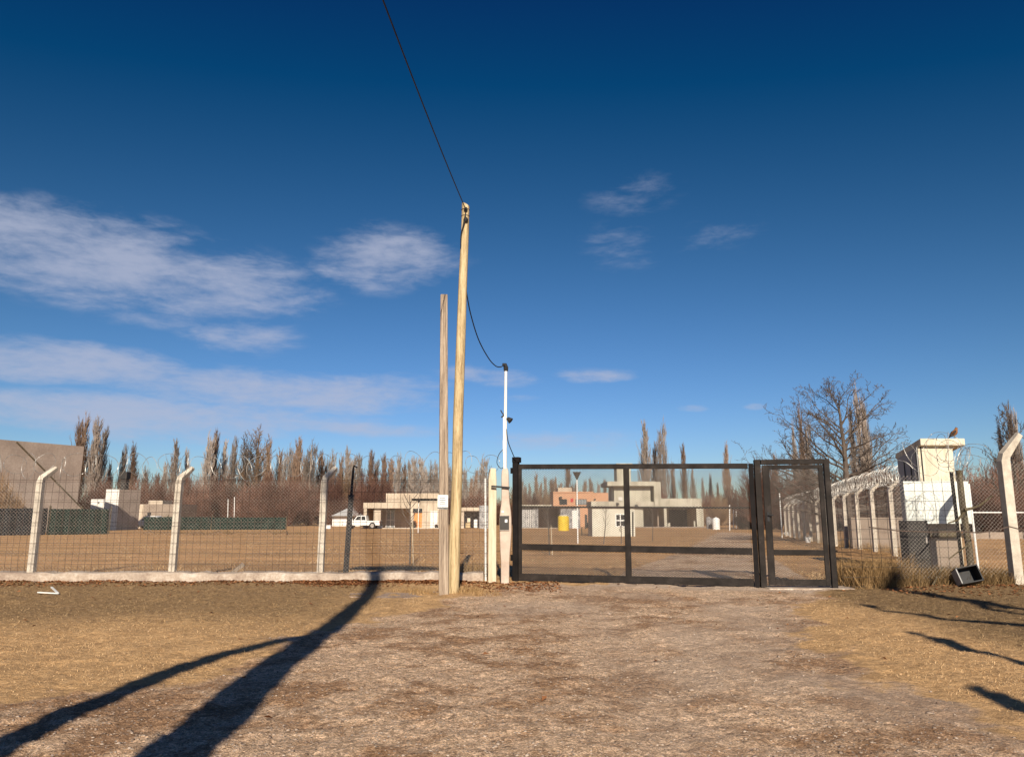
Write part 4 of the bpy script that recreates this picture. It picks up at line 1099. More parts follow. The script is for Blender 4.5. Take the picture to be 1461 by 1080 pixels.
while x < 560:
    put_bush(x + br_.uniform(-4,4), 682 + br_.uniform(-14,12) + (8 if x < 270 else 0), br_.uniform(125,150), br_.uniform(38,56), br_.choice((0,1,3,3,1,2)), 'reddish brown bare bushy tree in front of the left poplar row', 'reddish bare trees behind the left fence'); x += 17
while x < 880:
    put_bush(x + br_.uniform(-4,4), 700 + br_.uniform(-12,10), br_.uniform(140,155), br_.uniform(34,50), br_.choice((0,1,3,2)), 'reddish brown bare bushy tree in the band behind the houses', 'reddish bare trees behind the houses'); x += 17
x = 890
while x < 1100:
    put_bush(x + br_.uniform(-4,4), 706 + br_.uniform(-10,12), br_.uniform(140,160), br_.uniform(30,46), br_.choice((0,1,3,2)), 'low reddish bare bushy tree far behind the modern house', 'reddish bare trees behind the modern house'); x += 17
x = 1085
while x < 1500:
    put_bush(x + br_.uniform(-6,6), 668 + br_.uniform(-16,22), br_.uniform(66,95), br_.uniform(60,95), br_.choice((0,1,3,0)), 'dark reddish bare bush beyond the receding fence', 'reddish bushes beyond the receding fence'); x += 24
for (px, py, Y, w) in ((1392,690,60,60),(1425,672,56,70),(1458,660,58,80),(1405,700,50,50),(1445,690,50,60),(1480,680,55,70)):
    put_bush(px, py, Y, w, br_.choice((0,1,3)), 'reddish bare bush behind the bent post at far right', 'reddish bushes behind the right post')
for (px, py, Y, w) in ((1058,722,96,26),(1070,720,94,24),(1082,724,92,26)):
    put_bush(px, py, Y, w, 2, 'tan scrubby hedge bush beyond the white posts', 'tan bushes beyond the white posts')
for (px, py, Y, w) in ((6,676,64,46),(26,704,64.5,34)):
    put_bush(px, py, Y, w, 2, 'tan bare bush before the concrete wedge wall', 'bushes before the wedge wall')
bt = P(370,628,145); bare_tree('bare_tree', (bt.x,145,gzf(bt.x,145)), bt.z-gzf(bt.x,145), random.Random(5), dict(med, limbs=20, rmin=.035, ll=.5), M['tan_bush'], 'broad round brown bare tree among the poplars behind the left fence', .4)
bt = P(352,640,142); bare_tree('bare_tree', (bt.x,142,gzf(bt.x,142)), bt.z-gzf(bt.x,142), random.Random(6), dict(med, limbs=16, rmin=.035), M['bark'], 'dark forked bare tree left of the broad brown tree', .4)
bt = P(1438,600,52); bare_tree('bare_tree', (bt.x,52,gzf(bt.x,52)), bt.z-gzf(bt.x,52)-.3, random.Random(9), dict(med, limbs=16), M['bark'], 'bare grey tree behind the bent post at the right edge', .14)

# saplings and stakes on the open field
def sapling(px, ptop, pbase, label, staked=True, tilt=0):
    g = G(px, pbase); root = thing('sapling', (g.x,g.y,gs(g.x,g.y)), label, 'young tree')
    t = P(px+tilt, ptop, g.y); H = t.z - root.location.z; rg = random.Random(int(px))
    k = MB(); k.tube([g-Vector((0,0,.1)), g.lerp(t,.5)+Vector((.02,0,0)), t], [.028,.022,.01], 5); k.build('trunk', M['bark'], root)
    k = MB()
    for i in range(9):
        f = rg.uniform(.45,.95); b = g.lerp(t,f); az = rg.uniform(0,6.28); l = H*.22*rg.uniform(.6,1.2)
        k.tube([b, b+Vector((math.cos(az)*l*.5,math.sin(az)*l*.5,l*.6)), b+Vector((math.cos(az)*l*.7,math.sin(az)*l*.7,l*1.1))], [.012,.009,.004], 3, cap=False)
    k.build('crown', M['bark'], root)
    if staked:
        k = MB(); k.tube([g+Vector((.10,-.05,-.1)), g+Vector((.06,-.05,H*.62))], .013, 5); k.build('stake', M['wood_post'], root)
sapling(584.5, 706, 806, 'thin sapling tied to a stake on the field left of the poles')
sapling(784, 722, 792, 'slanting thin sapling left of the yellow tank behind the gate', tilt=-4)
sapling(861, 726, 776, 'thin sapling before the white guard hut', False, tilt=4)
sapling(886, 745, 776, 'short sapling beside the gate mullion before the guard hut', False)
sapling(931, 728, 772, 'slim sapling before the modern house', False)

# ------------------------------------------------------------------ lawn lamps
def lamp(px, ptop, pbase, label):
    g = G(px, pbase); z0 = gs(g.x,g.y); zt = P(px,ptop,g.y).z; H = zt - z0
    root = thing('lamp_post', (g.x,g.y,z0), label, 'lamp post', 'white lamp posts with conical heads')
    k = MB(); k.tube([(g.x,g.y,z0-.1),(g.x,g.y,zt-.38)], .035, 8); k.build('pole', M['white_paint'], root)
    k = MB(); k.tube([(g.x,g.y,zt-.42),(g.x,g.y,zt-.36),(g.x,g.y,zt-.06)], [.03,.05,.20], 12); k.build('lamp_shade', M['dark_metal'], root)
    k = MB(); k.tube([(g.x,g.y,zt-.055),(g.x,g.y,zt-.02),(g.x,g.y,zt)], [.25,.24,.05], 12); k.build('cap', M['dark_metal'], root)
lamp(824.5, 673, 775, 'white lamp post with dark conical head before the brick house')
lamp(596.5, 711, 760, 'white lamp post with dark conical head before the tan house')
lamp(1116, 695, 767, 'white lamp post seen through the pedestrian gate')
for (px, a, b, Y, lb) in ((325.5,712,739,118,'left one of the two white poles behind the far green screen'),(334.5,709,745,116,'right one of the two white poles behind the far green screen'),(1041,720,757,None,'tallest leftmost white post beyond the modern house'),(1046.5,727,754,None,'middle white post beyond the modern house'),(1050.5,728,753.5,None,'rightmost thin white post beyond the modern house')):
    if Y is None: g = G(px, b)
    else: g = P(px, b, Y)
    t = P(px, a, g.y); k = MB(); k.tube([(g.x,g.y,min(g.z,gzf(g.x,g.y))-.1),(t.x,t.y,t.z)], .055, 6); tag(k.build('white_post', M['white_paint'], origin=(g.x,g.y,gzf(g.x,g.y))), lb, 'post')

# ------------------------------------------------------------------ buildings
def zg_(x, Y): return gzf(x, Y)
def part(name, mat, parent, *boxes, bevel=0):
    k = MB()
    for b in boxes: k.pbox(*b)
    return k.build(name, M[mat], parent, bevel=bevel)
def window(parent, x0, x1, y0, y1, Y, frame='white_paint', pane='glass', mull=0):
    w = .06
    a = P(x0,(y0+y1)/2,Y); b = P(x1,(y0+y1)/2,Y); z1 = P(x0,y0,Y).z; z0 = P(x0,y1,Y).z
    k = MB(); k.box(a.x,a.x+w,Y-.05,Y-.004,z0,z1); k.box(b.x-w,b.x,Y-.05,Y-.004,z0,z1); k.box(a.x+w,b.x-w,Y-.05,Y-.004,z1-w,z1); k.box(a.x+w,b.x-w,Y-.05,Y-.004,z0,z0+w)
    for i in range(mull):
        xx = a.x + (b.x-a.x)*(i+1)/(mull+1); k.box(xx-w/2,xx+w/2,Y-.045,Y-.004,z0+w,z1-w)
    f = k.build('window', M[frame], parent)
    k = MB(); k.box(a.x+w,b.x-w,Y-.02,Y-.006,z0+w,z1-w); k.build('pane', M[pane], f)
    return f

# concrete wedge building on the far left (its right-hand side wall faces the grazing sun)
xw = P(118,637,75).x; yn = 57.0
zt_ = P(118,637,75).z
we = thing('wedge_building', (xw, 75, zg_(xw,75)), 'bare concrete building with a tall slanting wall behind the green screen at far left', 'building')
k = MB(); k.box(xw-.4, xw, yn, 75, -.6, zt_); k.build('wall', M['wedge'], we)
k = MB(); k.box(xw-14, xw-.4, 74.6, 75, -.6, zt_-.3); k.build('wall', M['wedge'], we)
zs_ = zt_ - .05
k = MB(); k.prism([(yn,-.6),(76.4,-.6),(76.4,.9),(68.3,zs_)] + [(yn,zs_)], 'x', xw+.004, xw+.55); k.build('buttress', M['wedge'], we)
k = MB(); k.bar((xw+.60, 68.2, zs_-.1), (xw+.60, 76.2, 1.05), .11, .07, ref=(0,.7,.7)); k.build('edge_shadow_strip', M['wood_old'], we)  # dark strip drawn for the sloping shadow line along the stained edge
k = MB(); k.box(xw+.56, xw+.60, 65.5, 67.5, -.3, 2.6); k.build('doorway', M['black'], we)
k = MB(); k.box(xw+.56, xw+2.0, 64.5, 68.5, 2.6, 2.8); k.build('canopy', M['wedge'], we)
we.rotation_euler = (0, R(1.5), R(-27))

def screen(x0, x1, ytop, ybot, Y0, Y1, mat, label, npost):
    a = P(x0,ybot,Y0); b = P(x1,ybot,Y1); zA, zB = P(x0,ytop,Y0).z, P(x1,ytop,Y1).z
    root = thing('shade_screen', ((a.x+b.x)/2,(Y0+Y1)/2,zg_(a.x,Y0)), label, 'screen fence'); rg = random.Random(int(x1))
    k = MB(); n = 40
    for i in range(n+1):
        f = i/n; q = a.lerp(b,f); zz = zA + (zB-zA)*f; y = q.y + math.sin(f*31)*.10 + math.sin(f*83)*.04
        k.v += [(q.x,y,zg_(q.x,q.y)-.1+rg.uniform(0,.15)),(q.x,y+.06,(zz+zg_(q.x,q.y))/2),(q.x,y,zz+rg.uniform(-.14,.05)),(q.x,y+.03,zz+.0),(q.x,y+.09,(zz+zg_(q.x,q.y))/2)]
        if i:
            m = len(k.v)-10
            for u,w_ in ((0,1),(1,2),(2,3),(3,4),(4,0)): k.f.append((m+u,m+5+u,m+5+w_,m+w_))
    k.build('cloth', M[mat], root)
    for i in range(npost):
        f = i/(npost-1); q = a.lerp(b,f); zz = zA+(zB-zA)*f; k = MB(); k.tube([(q.x,q.y+.2,zg_(q.x,q.y)-.1),(q.x+.05,q.y+.2,zz+.22)], .045, 6); k.build('post', M['wood_old'], root)
screen(-60, 64, 725, 765, 56, 60, 'shade_black', 'black shade cloth screen left of the first concrete post', 3)
screen(66, 153, 726, 762, 60, 63, 'shade_cloth', 'dark green shade cloth screen between the wedge building and white house', 3)
screen(204, 300, 737.5, 758, 86, 88, 'shade_cloth', 'green shade cloth screen around the second concrete post', 4)
screen(301, 407, 738, 757, 88, 90, 'shade_cloth', 'green shade cloth screen with arched gaps in front of the bare trees', 4)
be = MB(); pts = []
for i in range(24):
    px = 205 + 205*i/23; g = G(px, 763); pts.append((g.x, g.y, gs(g.x,g.y)+.02+.1*math.sin(i*1.7)))
be.tube(pts, [.16+.07*math.sin(i*2.3) for i in range(24)], 7); tag(be.build('soil_mound', M['soil'], smooth=True), kind='structure')
gl = thing('white_house', (P(163,750,86).x, 88, zg_(-45,88)), 'white boxy house with one sunlit face and dark chimney at left', 'house')
a = P(147,750,86); b = P(166,750,86); x2 = P(197,750,89).x; zT = P(150,698,86).z
k = MB(); k.prism([(a.x,86),(b.x-.02,86),(b.x-.02,90),(a.x,90)], 'z', -1, zT); k.build('wall', M['house_white'], gl)
k = MB(); k.prism([(b.x-.018,86.03),(b.x,86.03),(x2,89),(x2-.3,89.3),(b.x-.018,89.0)], 'z', -1, zT-.01); k.build('side_wall', M['wedge'], gl)  # shaded side of the white house, its shade put into a darker colour
part('annex', 'house_white', gl, (128,147,712,757,88,4))
k = MB(); k.pbox(169.5,181,673,683,90,.9); k.pbox(172,179.5,683,699,90.1,.7); k.build('chimney', M['dark_metal'], gl)
window(gl, 139, 143, 715, 719, 88)
sh = thing('small_house', (P(222,750,104).x,104,zg_(-48,104)), 'low beige house with tiny roof box behind the far green screen', 'house')
part('wall', 'plaster', sh, (194,250,719,758,104,7)); part('roof_box', 'house_tan', sh, (212,232,714,719.5,105,3)); part('corner_pillar', 'house_tan', sh, (197,204,719.5,758,103.9,.6))
k = MB(); k.pbox(210,215,731,740,103.96,.03); k.build('doorway', M['black'], sh)

# tan house behind the poles
T = 100
th_ = thing('tan_house', (P(585,753,T).x, T+3, zg_(-12,T)), 'tan modern flat roofed house with porch and orange door behind the poles', 'house')
part('porch_roof', 'house_tan', th_, (518.5,585,717,725,T,6.5))
part('wall', 'house_tan', th_, (585.2,628,717.2,755,T+.3,6))
part('wall', 'house_tan', th_, (518.5,523,725.2,756,T+.1,5.5))
part('back_wall', 'house_tan', th_, (518.6,585,725.4,757,T+5.2,.4))
part('column', 'house_tan', th_, (533,543,725.3,753,T+.5,.6))
part('upper_storey', 'house_tan', th_, (550.7,628,703.7,711,T+.2,6), (550.7,587,711,716.9,T+.25,5.9), (624.5,628,711,716.9,T+.25,5.9), (587,624.5,714.5,716.9,T+.25,5.9))
part('clerestory', 'glass', th_, (587,624.5,711,714.5,T+1.4,.1))
part('slab', 'concrete', th_, (515,632,753,757.5,T-1.2,1.4))
k = MB(); k.pbox(551,563,727,752,T+4.5,.05); g_ = k.build('glazing', M['pale_glass'], th_)
k = MB()
for px in (551,557,563): k.pbox(px-.4,px+.4,727,752,T+4.4,.09)
k.pbox(551,563,741,742,T+4.38,.1); k.build('glazing_bars', M['white_paint'], g_)
d_ = part('door', 'orange', th_, (590.5,602,732,753,T+.24,.05)); part('handle', 'dark_metal', d_, (592,592.7,742,744,T+.2,.03))
part('transom_window', 'glass', th_, (589,602.3,725.5,731.7,T+.24,.05))
part('side_door', 'house_white', th_, (614,624,729,753,T+.24,.05))
cp_ = thing('carport', (P(672,752,T).x,T+2,zg_(-5,T)), 'low carport with pale beam and grey stone pillar right of the tan house', 'carport')
part('beam', 'house_tan', cp_, (657.5,684,723.8,728.7,T,6)); part('pillar', 'house_tan', cp_, (658,662,728.9,756,T+.1,.5)); part('stone_pillar', 'stone', cp_, (683.5,697,721,755,T-.1,3)); part('back_wall', 'stone', cp_, (657,684,729,757,T+5.5,.3))
for (x0,x1,y0,y1,mt,lb) in ((666.5,671,739,745,'cream','pale yellow box stacked in the carport'),(664,671,746,753,'wood_pale','brown wooden crate on the carport floor'),(676,681,741,753,'house_white','grey white cabinet in the carport beside the stone pillar')):
    k = MB(); k.pbox(x0,x1,y0,y1,T+1.0,.6); c = P((x0+x1)/2,y1,T+1); o = tag(k.build('storage_box', M[mt], origin=c, bevel=.04), lb, 'box')
sh2 = thing('distant_house', (P(495,745,128).x,128,zg_(-27,128)), 'distant house with a grey sheet roof behind the white pickup', 'house')
part('wall', 'house_white', sh2, (474,516,735,757,128,6)); k = MB()
a, b, c = P(472,736,127), P(519,736,127), P(500,723,127); k.prism([(a.x,a.z),(b.x,b.z),(c.x,c.z)],'y',127,135); k.build('roof', M['roof_grey'], sh2); window(sh2,503,514,737,744,128)
for (px,py,w,h,Y,mt,lb) in ((468,756,7,7,98,'white_paint','small white block standing on the field left of the pickup'),(541,756,8,6,T-.6,'house_white','white block at the left porch column of the tan house')):
    k = MB(); k.pbox(px-w/2,px+w/2,py-h,py,Y,.6); c = P(px,py,Y); tag(k.build('white_block', M[mt], origin=c, bevel=.03), lb, 'block')
def potted(px, py, h, Y, label):
    c = P(px,py,Y); root = thing('potted_bush', c, label, 'plant'); rg = random.Random(int(px)); H = h/1107*Y
    k = MB(); k.tube([c, c+Vector((0,0,.35))], [.2,.26], 10); k.build('pot', M['dark_metal'], root)
    k = MB()
    for i in range(260):
        d = Vector((rg.gauss(0,1),rg.gauss(0,1),rg.gauss(0,1))).normalized()*H*.4*rg.uniform(.5,1); q = c+Vector((0,0,H*.62))+d; u = Vector((rg.gauss(0,1),rg.gauss(0,1),rg.gauss(0,1))).normalized()*.09; v = u.cross(d).normalized()*.05
        k.quad(q-u,q-v,q+u,q+v)
    k.build('foliage', M['bush'], root)
potted(590.5, 753, 10, T-.3, 'dark potted bush at the left of the orange door'); potted(622.5, 753, 5, T-.3, 'small potted bush beside the white side door')

def vehicle(name, c, L, H, facing, label, cat, pickup=True):
    """side view along x; facing -1 = nose to the left"""
    root = thing(name, c, label, cat); W = 1.76; s = facing; X = lambda u: c.x + s*(u-.5)*L*-1*-1
    y0, y1 = c.y, c.y + W; z = c.z
    def pr_(m, prof, a, b): m.prism([(X(u), z+v*H) for u, v in prof], 'y', a, b)
    # u: 0 = tail, 1 = nose
    if pickup:
        low = [(0,.26),(1,.24),(1,.46),(.985,.56),(.76,.62),(.70,.63),(.36,.63),(.35,.60),(0,.60)]
        cab = [(.36,.625),(.72,.625),(.63,.97),(.60,1.0),(.41,1.0),(.385,.97)]
        win = [[(.39,.66),(.50,.66),(.50,.94),(.41,.94)],[(.52,.66),(.685,.66),(.61,.94),(.52,.94)]]
    else:
        low = [(0,.20),(1,.20),(1,.46),(.97,.56),(.74,.63),(.05,.65),(.0,.5)]
        cab = [(.06,.645),(.75,.625),(.60,.96),(.54,1.0),(.24,1.0),(.16,.95)]
        win = [[(.14,.68),(.38,.68),(.38,.94),(.21,.94)],[(.40,.68),(.69,.66),(.56,.94),(.40,.94)]]
    m = MB(); pr_(m, low, y0, y1); pr_(m, cab, y0+.12, y1-.12); body = m.build('body', M['car_white'], root, bevel=.04)
    for w_ in win:
        m = MB(); pr_(m, w_, y0+.105, y0+.118); m.build('side_window', M['glass'], root)
    m = MB()
    if pickup: pr_(m, [(.715,.65),(.66,.93),(.645,.93),(.70,.65)], y0+.2, y1-.2); m.build('windscreen', M['glass'], root)
    for u in (.2,.82):
        for yy in (y0-.01, y1-.19):
            r = .245*H; cx, cz = X(u), z + r*.98
            m = MB(); m.tube([(cx,yy,cz),(cx,yy+.2,cz)], r, 16, ref=(0,0,1)); wh = m.build('wheel', M['tyre'], root)
            m = MB(); m.tube([(cx,yy-.012,cz),(cx,yy+.05,cz)], r*.6, 12, ref=(0,0,1)); m.build('rim', M['galv'], wh)
    m = MB(); m.box(min(X(1.0),X(1.015)),max(X(1.0),X(1.015)),y0+.05,y1-.05,z+.26*H,z+.36*H); m.build('bumper', M['dark_metal'], root)
    m = MB(); m.box(min(X(-.012),X(-.001)),max(X(-.012),X(-.001)),y0+.05,y1-.05,z+.24*H,z+.58*H); m.build('tailgate', M['dark_metal'], root)
    for yy in (y0+.02, y1-.3):
        m = MB(); m.box(min(X(.985),X(1.004)),max(X(.985),X(1.004)),yy-.025,yy+.26,z+.47*H,z+.55*H); m.build('headlight', M['pale_glass'], root)
        m = MB(); m.box(min(X(-.006),X(.008)),max(X(-.006),X(.008)),yy-.025,yy+.1,z+.44*H,z+.57*H); m.build('tail_light', M['red_lens'], root)
c = P(515,757,97); c.z = zg_(c.x,97); vehicle('pickup_truck', c, 4.6, 1.62, -1, 'white double cab pickup parked left of the tan house', 'pickup')
c = P(207,758,92); c.z = zg_(c.x,92)+.1; vehicle('parked_car', c, 3.6, 1.45, -1, 'small white car parked right of the white boxy house', 'car', False)
c = P(231,757,100); c.z = zg_(c.x,100); vehicle('parked_car', c, 3.6, 1.45, 1, 'white car half hidden by the far green screen', 'car', False)

# grey stone house, yellow tank, brick house
sg = thing('stone_house', (P(766,752,104).x,106,zg_(4,104)), 'low grey stone clad house with open carport left of the brick house', 'house')
part('wall', 'stone', sg, (736,766,722,757,104,6)); part('roof_slab', 'house_grey', sg, (735,800,720,724,103.5,8)); part('side_wall', 'stone', sg, (766,768,724.2,757,103.8,7)); part('back_wall', 'wedge', sg, (768,800,724.3,757,109,.3))
part('slab', 'concrete', sg, (738,800,753,758,102.6,1.1)); part('trellis', 'house_white', sg, *[(746+i*2.6,746.6+i*2.6,727,752,103.85,.06) for i in range(7)])
part('pillar', 'house_white', sg, (798,800,724.3,757,103.9,.4))
bh = thing('brick_house', (P(817,752,101).x,103,zg_(8,101)), 'orange brick flat roofed house with a small tan box on its roof', 'house')
part('wall', 'brick', bh, (789.5,846,702.5,724,101,9), (828,846,724,757,101.1,8.8)); part('wall', 'stone', bh, (800,828,724,757,101.3,8)); part('parapet', 'brick', bh, (789.3,846.2,701.2,703,100.9,9.3))
part('roof_box', 'house_tan', bh, (796,816,695.5,701.2,103,4)); window(bh,798,809,712,720,101,frame='dark_metal'); window(bh,821,837,712,720,101,frame='dark_metal',pane='pale_glass',mull=3)
part('awning', 'dark_metal', bh, (797.5,802,708.5,710.5,100.5,.5)); part('vent', 'dark_metal', bh, (847,850,711.5,714,101.2,.1)); part('wall_lamp', 'red_lens', bh, (814,818,711,716,100.9,.15)); part('door', 'dark_metal', bh, (834.5,838,734,755,101.0,.05)); part('side_block', 'brick', bh, (846.2,868,703,740,102.5,7))
part('door', 'house_white', bh, (816.5,823,728,755,101.2,.07))
c = P(804,758,81); yt = thing('yellow_tank', c, 'bright yellow plastic tank standing before the brick house', 'tank')
hw = 8/1107*81; zt1 = P(804,736,81).z
k = MB(); pts = [(c.x,c.y,c.z-.05),(c.x,c.y,c.z+.08),(c.x,c.y,zt1-.08),(c.x,c.y,zt1)]; k.tube(pts, [hw*.94,hw,hw,hw*.86], 20); k.build('body', M['yellow'], yt, smooth=True)
k = MB(); k.tube([(c.x,c.y,zt1-.005),(c.x,c.y,zt1+.08)], [hw*.8,hw*.7], 16); k.build('lid', M['cream'], yt)
k = MB()
for f in (.25,.5,.75):
    zz = c.z + (zt1-c.z)*f; k.tube([(c.x,c.y,zz-.03),(c.x,c.y,zz+.03)], hw*1.02, 20)
k.build('rib', M['yellow'], yt)
for (px,py0,py1,w,Y,mt,lb) in ((1012,737,753,8,92,'stone','dark grey water tank at the right end of the modern house'),(1022,738,755,10.5,90,'white_paint','white water tank right of the dark grey tank')):
    c = P(px,py1,Y); zz = P(px,py0,Y).z; hw = w/2/1107*Y; root = thing('water_tank', c, lb, 'tank')
    k = MB(); k.tube([c-Vector((0,0,.1)), c+Vector((0,0,.1)), Vector((c.x,c.y,zz-.2)), Vector((c.x,c.y,zz-.06))], [hw,hw,hw,hw*.75], 16); k.build('body', M[mt], root, smooth=True)
    k = MB(); k.tube([(c.x,c.y,zz-.058),(c.x,c.y,zz)], [hw*.4,hw*.35], 12); k.build('lid', M[mt], root)
bn = thing('garden_bench', (P(836,764,58).x,58,zg_(5,58)), 'dark bench with pots left of the white guard hut', 'bench')
k = MB(); k.pbox(829,845,752,753,58,.5); k.build('seat', M['wood_old'], bn)
for px in (830,843):
    k = MB(); k.pbox(px,px+.8,753,766,58.05,.4); k.build('leg', M['wood_old'], bn)
potted(842, 752, 8, 58.2, 'dark potted plant on the bench beside the guard hut')

Gq = 55
gh = thing('guard_hut', (P(872,766,Gq).x,Gq+1.5,zg_(7,Gq)), 'small white flat roofed guard hut with window behind the gate', 'hut')
part('wall', 'hut', gh, (845,906,724.5,768,Gq,3)); part('roof', 'house_grey', gh, (843.5,907.5,715,724.4,Gq-.15,3.4))
window(gh, 878, 892, 733, 751.5, Gq, mull=1); k = MB(); k.pbox(878.5,891.5,741.5,743.3,Gq-.06,.05); k.build('window_bar', M['white_paint'], gh)
for px, py in ((881,719),(908,721.5)):
    k = MB(); q = P(px,py,Gq-.3); k.obox(q, Vector((.1,0,0)), Vector((0,.06,.02)), Vector((0,0,.07))); k.tube([q, q+Vector((0,.2,.05))], .02, 5); k.build('floodlight', M['dark_metal'], gh)
k = MB(); a = P(903,730,Gq-.06); b = P(903,767,Gq-.06); k.tube([a,b], .05, 6); k.build('downpipe', M['dark_metal'], gh)

Hq = 108
mh = thing('modern_house', (P(935,752,Hq).x,Hq+4,zg_(22,Hq)), 'large grey beige modern concrete house with tower and deep carport', 'house')
part('tower', 'house_grey', mh, (880,900,662.5,690,Hq+2,3)); part('tower_cap', 'house_grey', mh, (879.3,902.5,661,663,Hq+1.8,3.4))
part('upper_roof', 'house_grey', mh, (866.6,934,686.7,693,Hq,8)); part('frame_leg', 'house_grey', mh, (933.3,943,687,724,Hq+.05,8))
part('upper_wall', 'house_grey', mh, (876,928,693,716,Hq+1.2,6)); part('stair_wall', 'house_grey', mh, (928,933.3,693,716,Hq+3.5,.3))
part('balcony', 'house_grey', mh, (875,933,715.5,724,Hq+.1,7))
part('wing_roof', 'house_grey', mh, (943.2,1001,711,723.5,Hq+.2,8))
part('wall', 'house_grey', mh, (876,912,724.2,756,Hq+.6,6)); part('wall', 'house_grey', mh, (912,918,724.2,756,Hq+.7,6)); part('back_wall', 'house_grey', mh, (918,996,724.3,757,Hq+6.8,.4)); part('wall', 'house_grey', mh, (994,1004,723.7,757,Hq+.5,6))
part('column', 'house_grey', mh, (947.6,951.5,723.7,754,Hq+.4,.4)); part('wall', 'plaster', mh, (938,940,724.3,757,Hq+2.5,4.5)); part('garage_door', 'dark_metal', mh, (955,992,727,755,Hq+6.7,.06))
part('slab', 'plaster', mh, (905,1008,751.5,757,Hq-1.5,2)); part('flue', 'dark_metal', mh, (872.6,874.2,694,714,Hq+.9,.2)); part('satellite_dish', 'house_white', mh, (883,888,709,714,Hq+.9,.1))
for (px,py,w,h,lb) in ((954.5,752,4,6,'pale block in the carport beside the column of the modern house'),(991,752,2.5,9,'pale narrow post block at the carport wall of the modern house')):
    k = MB(); k.pbox(px-w/2,px+w/2,py-h,py,Hq+.5,.4); tag(k.build('concrete_block', M['house_grey'], origin=P(px,py,Hq+.5), bevel=.03), lb, 'block')

# beyond the right fence: white rail, plaster wall, pale objects
wr_ = thing('white_rail_fence', (P(1430,731,46).x,46,zg_(30,46)), 'white horizontal rail on thin posts behind the bent post at right', 'rail fence')
a, b = P(1380,731,46), P(1500,731,46); k = MB(); k.tube([a,b], .04, 6); k.build('rail', M['white_paint'], wr_)
for px in (1386,1440,1490):
    q = P(px,731,46); k = MB(); k.tube([q,(q.x,q.y,zg_(q.x,46)-.1)], .03, 6); k.build('post', M['white_paint'], wr_)
k = MB(); a = P(1384,759,48); b = P(1500,768,48); k.box(a.x,b.x,48,48.25,zg_(a.x,48)-.3,a.z); tag(k.build('low_wall', M['plaster'], origin=(a.x,48,zg_(a.x,48))), 'long low tan wall behind the white rail at right', 'wall')
k = MB(); a = P(1230,739,30); b = P(1290,760,30); k.box(a.x,b.x+1,31,31.25,zg_(a.x,31)-.3,P(1250,738,31).z); tag(k.build('low_wall', M['plaster'], origin=(a.x,31,zg_(a.x,31))), 'tan plaster wall seen between the receding fence posts left of the cabinet', 'wall')
for (px,py,w,h,lb) in ((1413,757,16,10,'white bags piled behind the low wall, larger pile'),(1400,757,8,6,'white bag lying left of the larger pile behind the low wall')):
    c = P(px,py,52); k = MB(); rg = random.Random(px)
    for i in range(6): k.sphere(c+Vector((rg.uniform(-.5,.5)*w/1107*52, rg.uniform(-.2,.2), rg.uniform(.1,.8)*h/1107*52*.6)), .16, 8, 6, (1.3,1,.8))
    tag(k.build('white_bags', M['white_paint'], origin=c, smooth=True), lb, 'bags')
for (px,py,r_,lb,mt) in ((1153,774,.11,'white bucket at the foot of the receding fence','white_paint'),(1123,764,.2,'pale boulder beside the lamp post seen through the pedestrian gate','house_white')):
    g = G(px,py); k = MB()
    if 'boulder' in lb:
        k.sphere(g+Vector((0,0,r_*.5)), r_, 11, 8, (1.2,1,.8)); rg = random.Random(4)
        k.v = [(x+rg.uniform(-.2,.2)*r_, y+rg.uniform(-.2,.2)*r_, z+rg.uniform(-.15,.15)*r_) for x,y,z in k.v]
    else:
        k.tube([g-Vector((0,0,.02)), g+Vector((0,0,.26)), g+Vector((0,0,.28)), g+Vector((0,0,.05))], [.11,.145,.135,.10], 14)
        k.tube([g+Vector((math.cos(a)*.14, 0, .26+math.sin(a)*.12)) for a in [math.pi*i/8 for i in range(9)]], .006, 4)
    tag(k.build('boulder' if 'boulder' in lb else 'bucket', M[mt], origin=g), lb, 'stone' if 'boulder' in lb else 'bucket')

# ------------------------------------------------------------------ pollarded trees behind the camera (they cast the long shadows)
SAZ = -2.6; SEL = 27.0
tanE = math.tan(R(SEL)); kx = math.tan(R(SAZ))
def up_from(px, py, yt):
    g = G(px, py); return Vector((g.x - kx*(g.y-yt), yt, (g.y-yt)*tanE*math.hypot(1,kx)))
def limb_tree(name, loc, label, limbs, mat='bark'):
    root = thing(name, loc, label, 'tree')
    for nm, pts, rr in limbs:
        k = MB(); k.tube(pts, rr, 9); k.build(nm, M[mat], root, smooth=True)
yt = -2.5
tr = [up_from(290,1040,yt), up_from(380,960,yt), up_from(470,895,yt), up_from(520,855,yt), up_from(547,812,yt)]
base = Vector((tr[0].x+.05, yt, -.1))
s2 = [up_from(-40,1085,yt), up_from(130,1005,yt), up_from(290,940,yt), up_from(360,924,yt), up_from(440,908,yt), up_from(490,884,yt)]
kn = tr[-1]
limb_tree('pollarded_tree', (base.x,yt,0), 'heavily pruned two stemmed tree standing behind the viewer on the left', [
    ('trunk', [base]+tr, [.26,.22,.20,.17,.14,.16]),
    ('stem', [Vector((s2[0].x-.1,yt+.05,-.1))]+s2, [.17,.15,.13,.11,.10,.085,.09]),
    ('limb', [kn+Vector((-.8,.1,-.06)), kn+Vector((-.3,0,.05)), kn], [.13,.15,.17]),
    ('limb', [kn, kn+Vector((.5,0,-.02)), kn+Vector((1.25,-.1,.05))], [.17,.14,.12]),
    ('limb', [kn, kn+Vector((.05,0,.35))], [.17,.12])])
yt = -1.5
k = MB(); rg = random.Random(44)
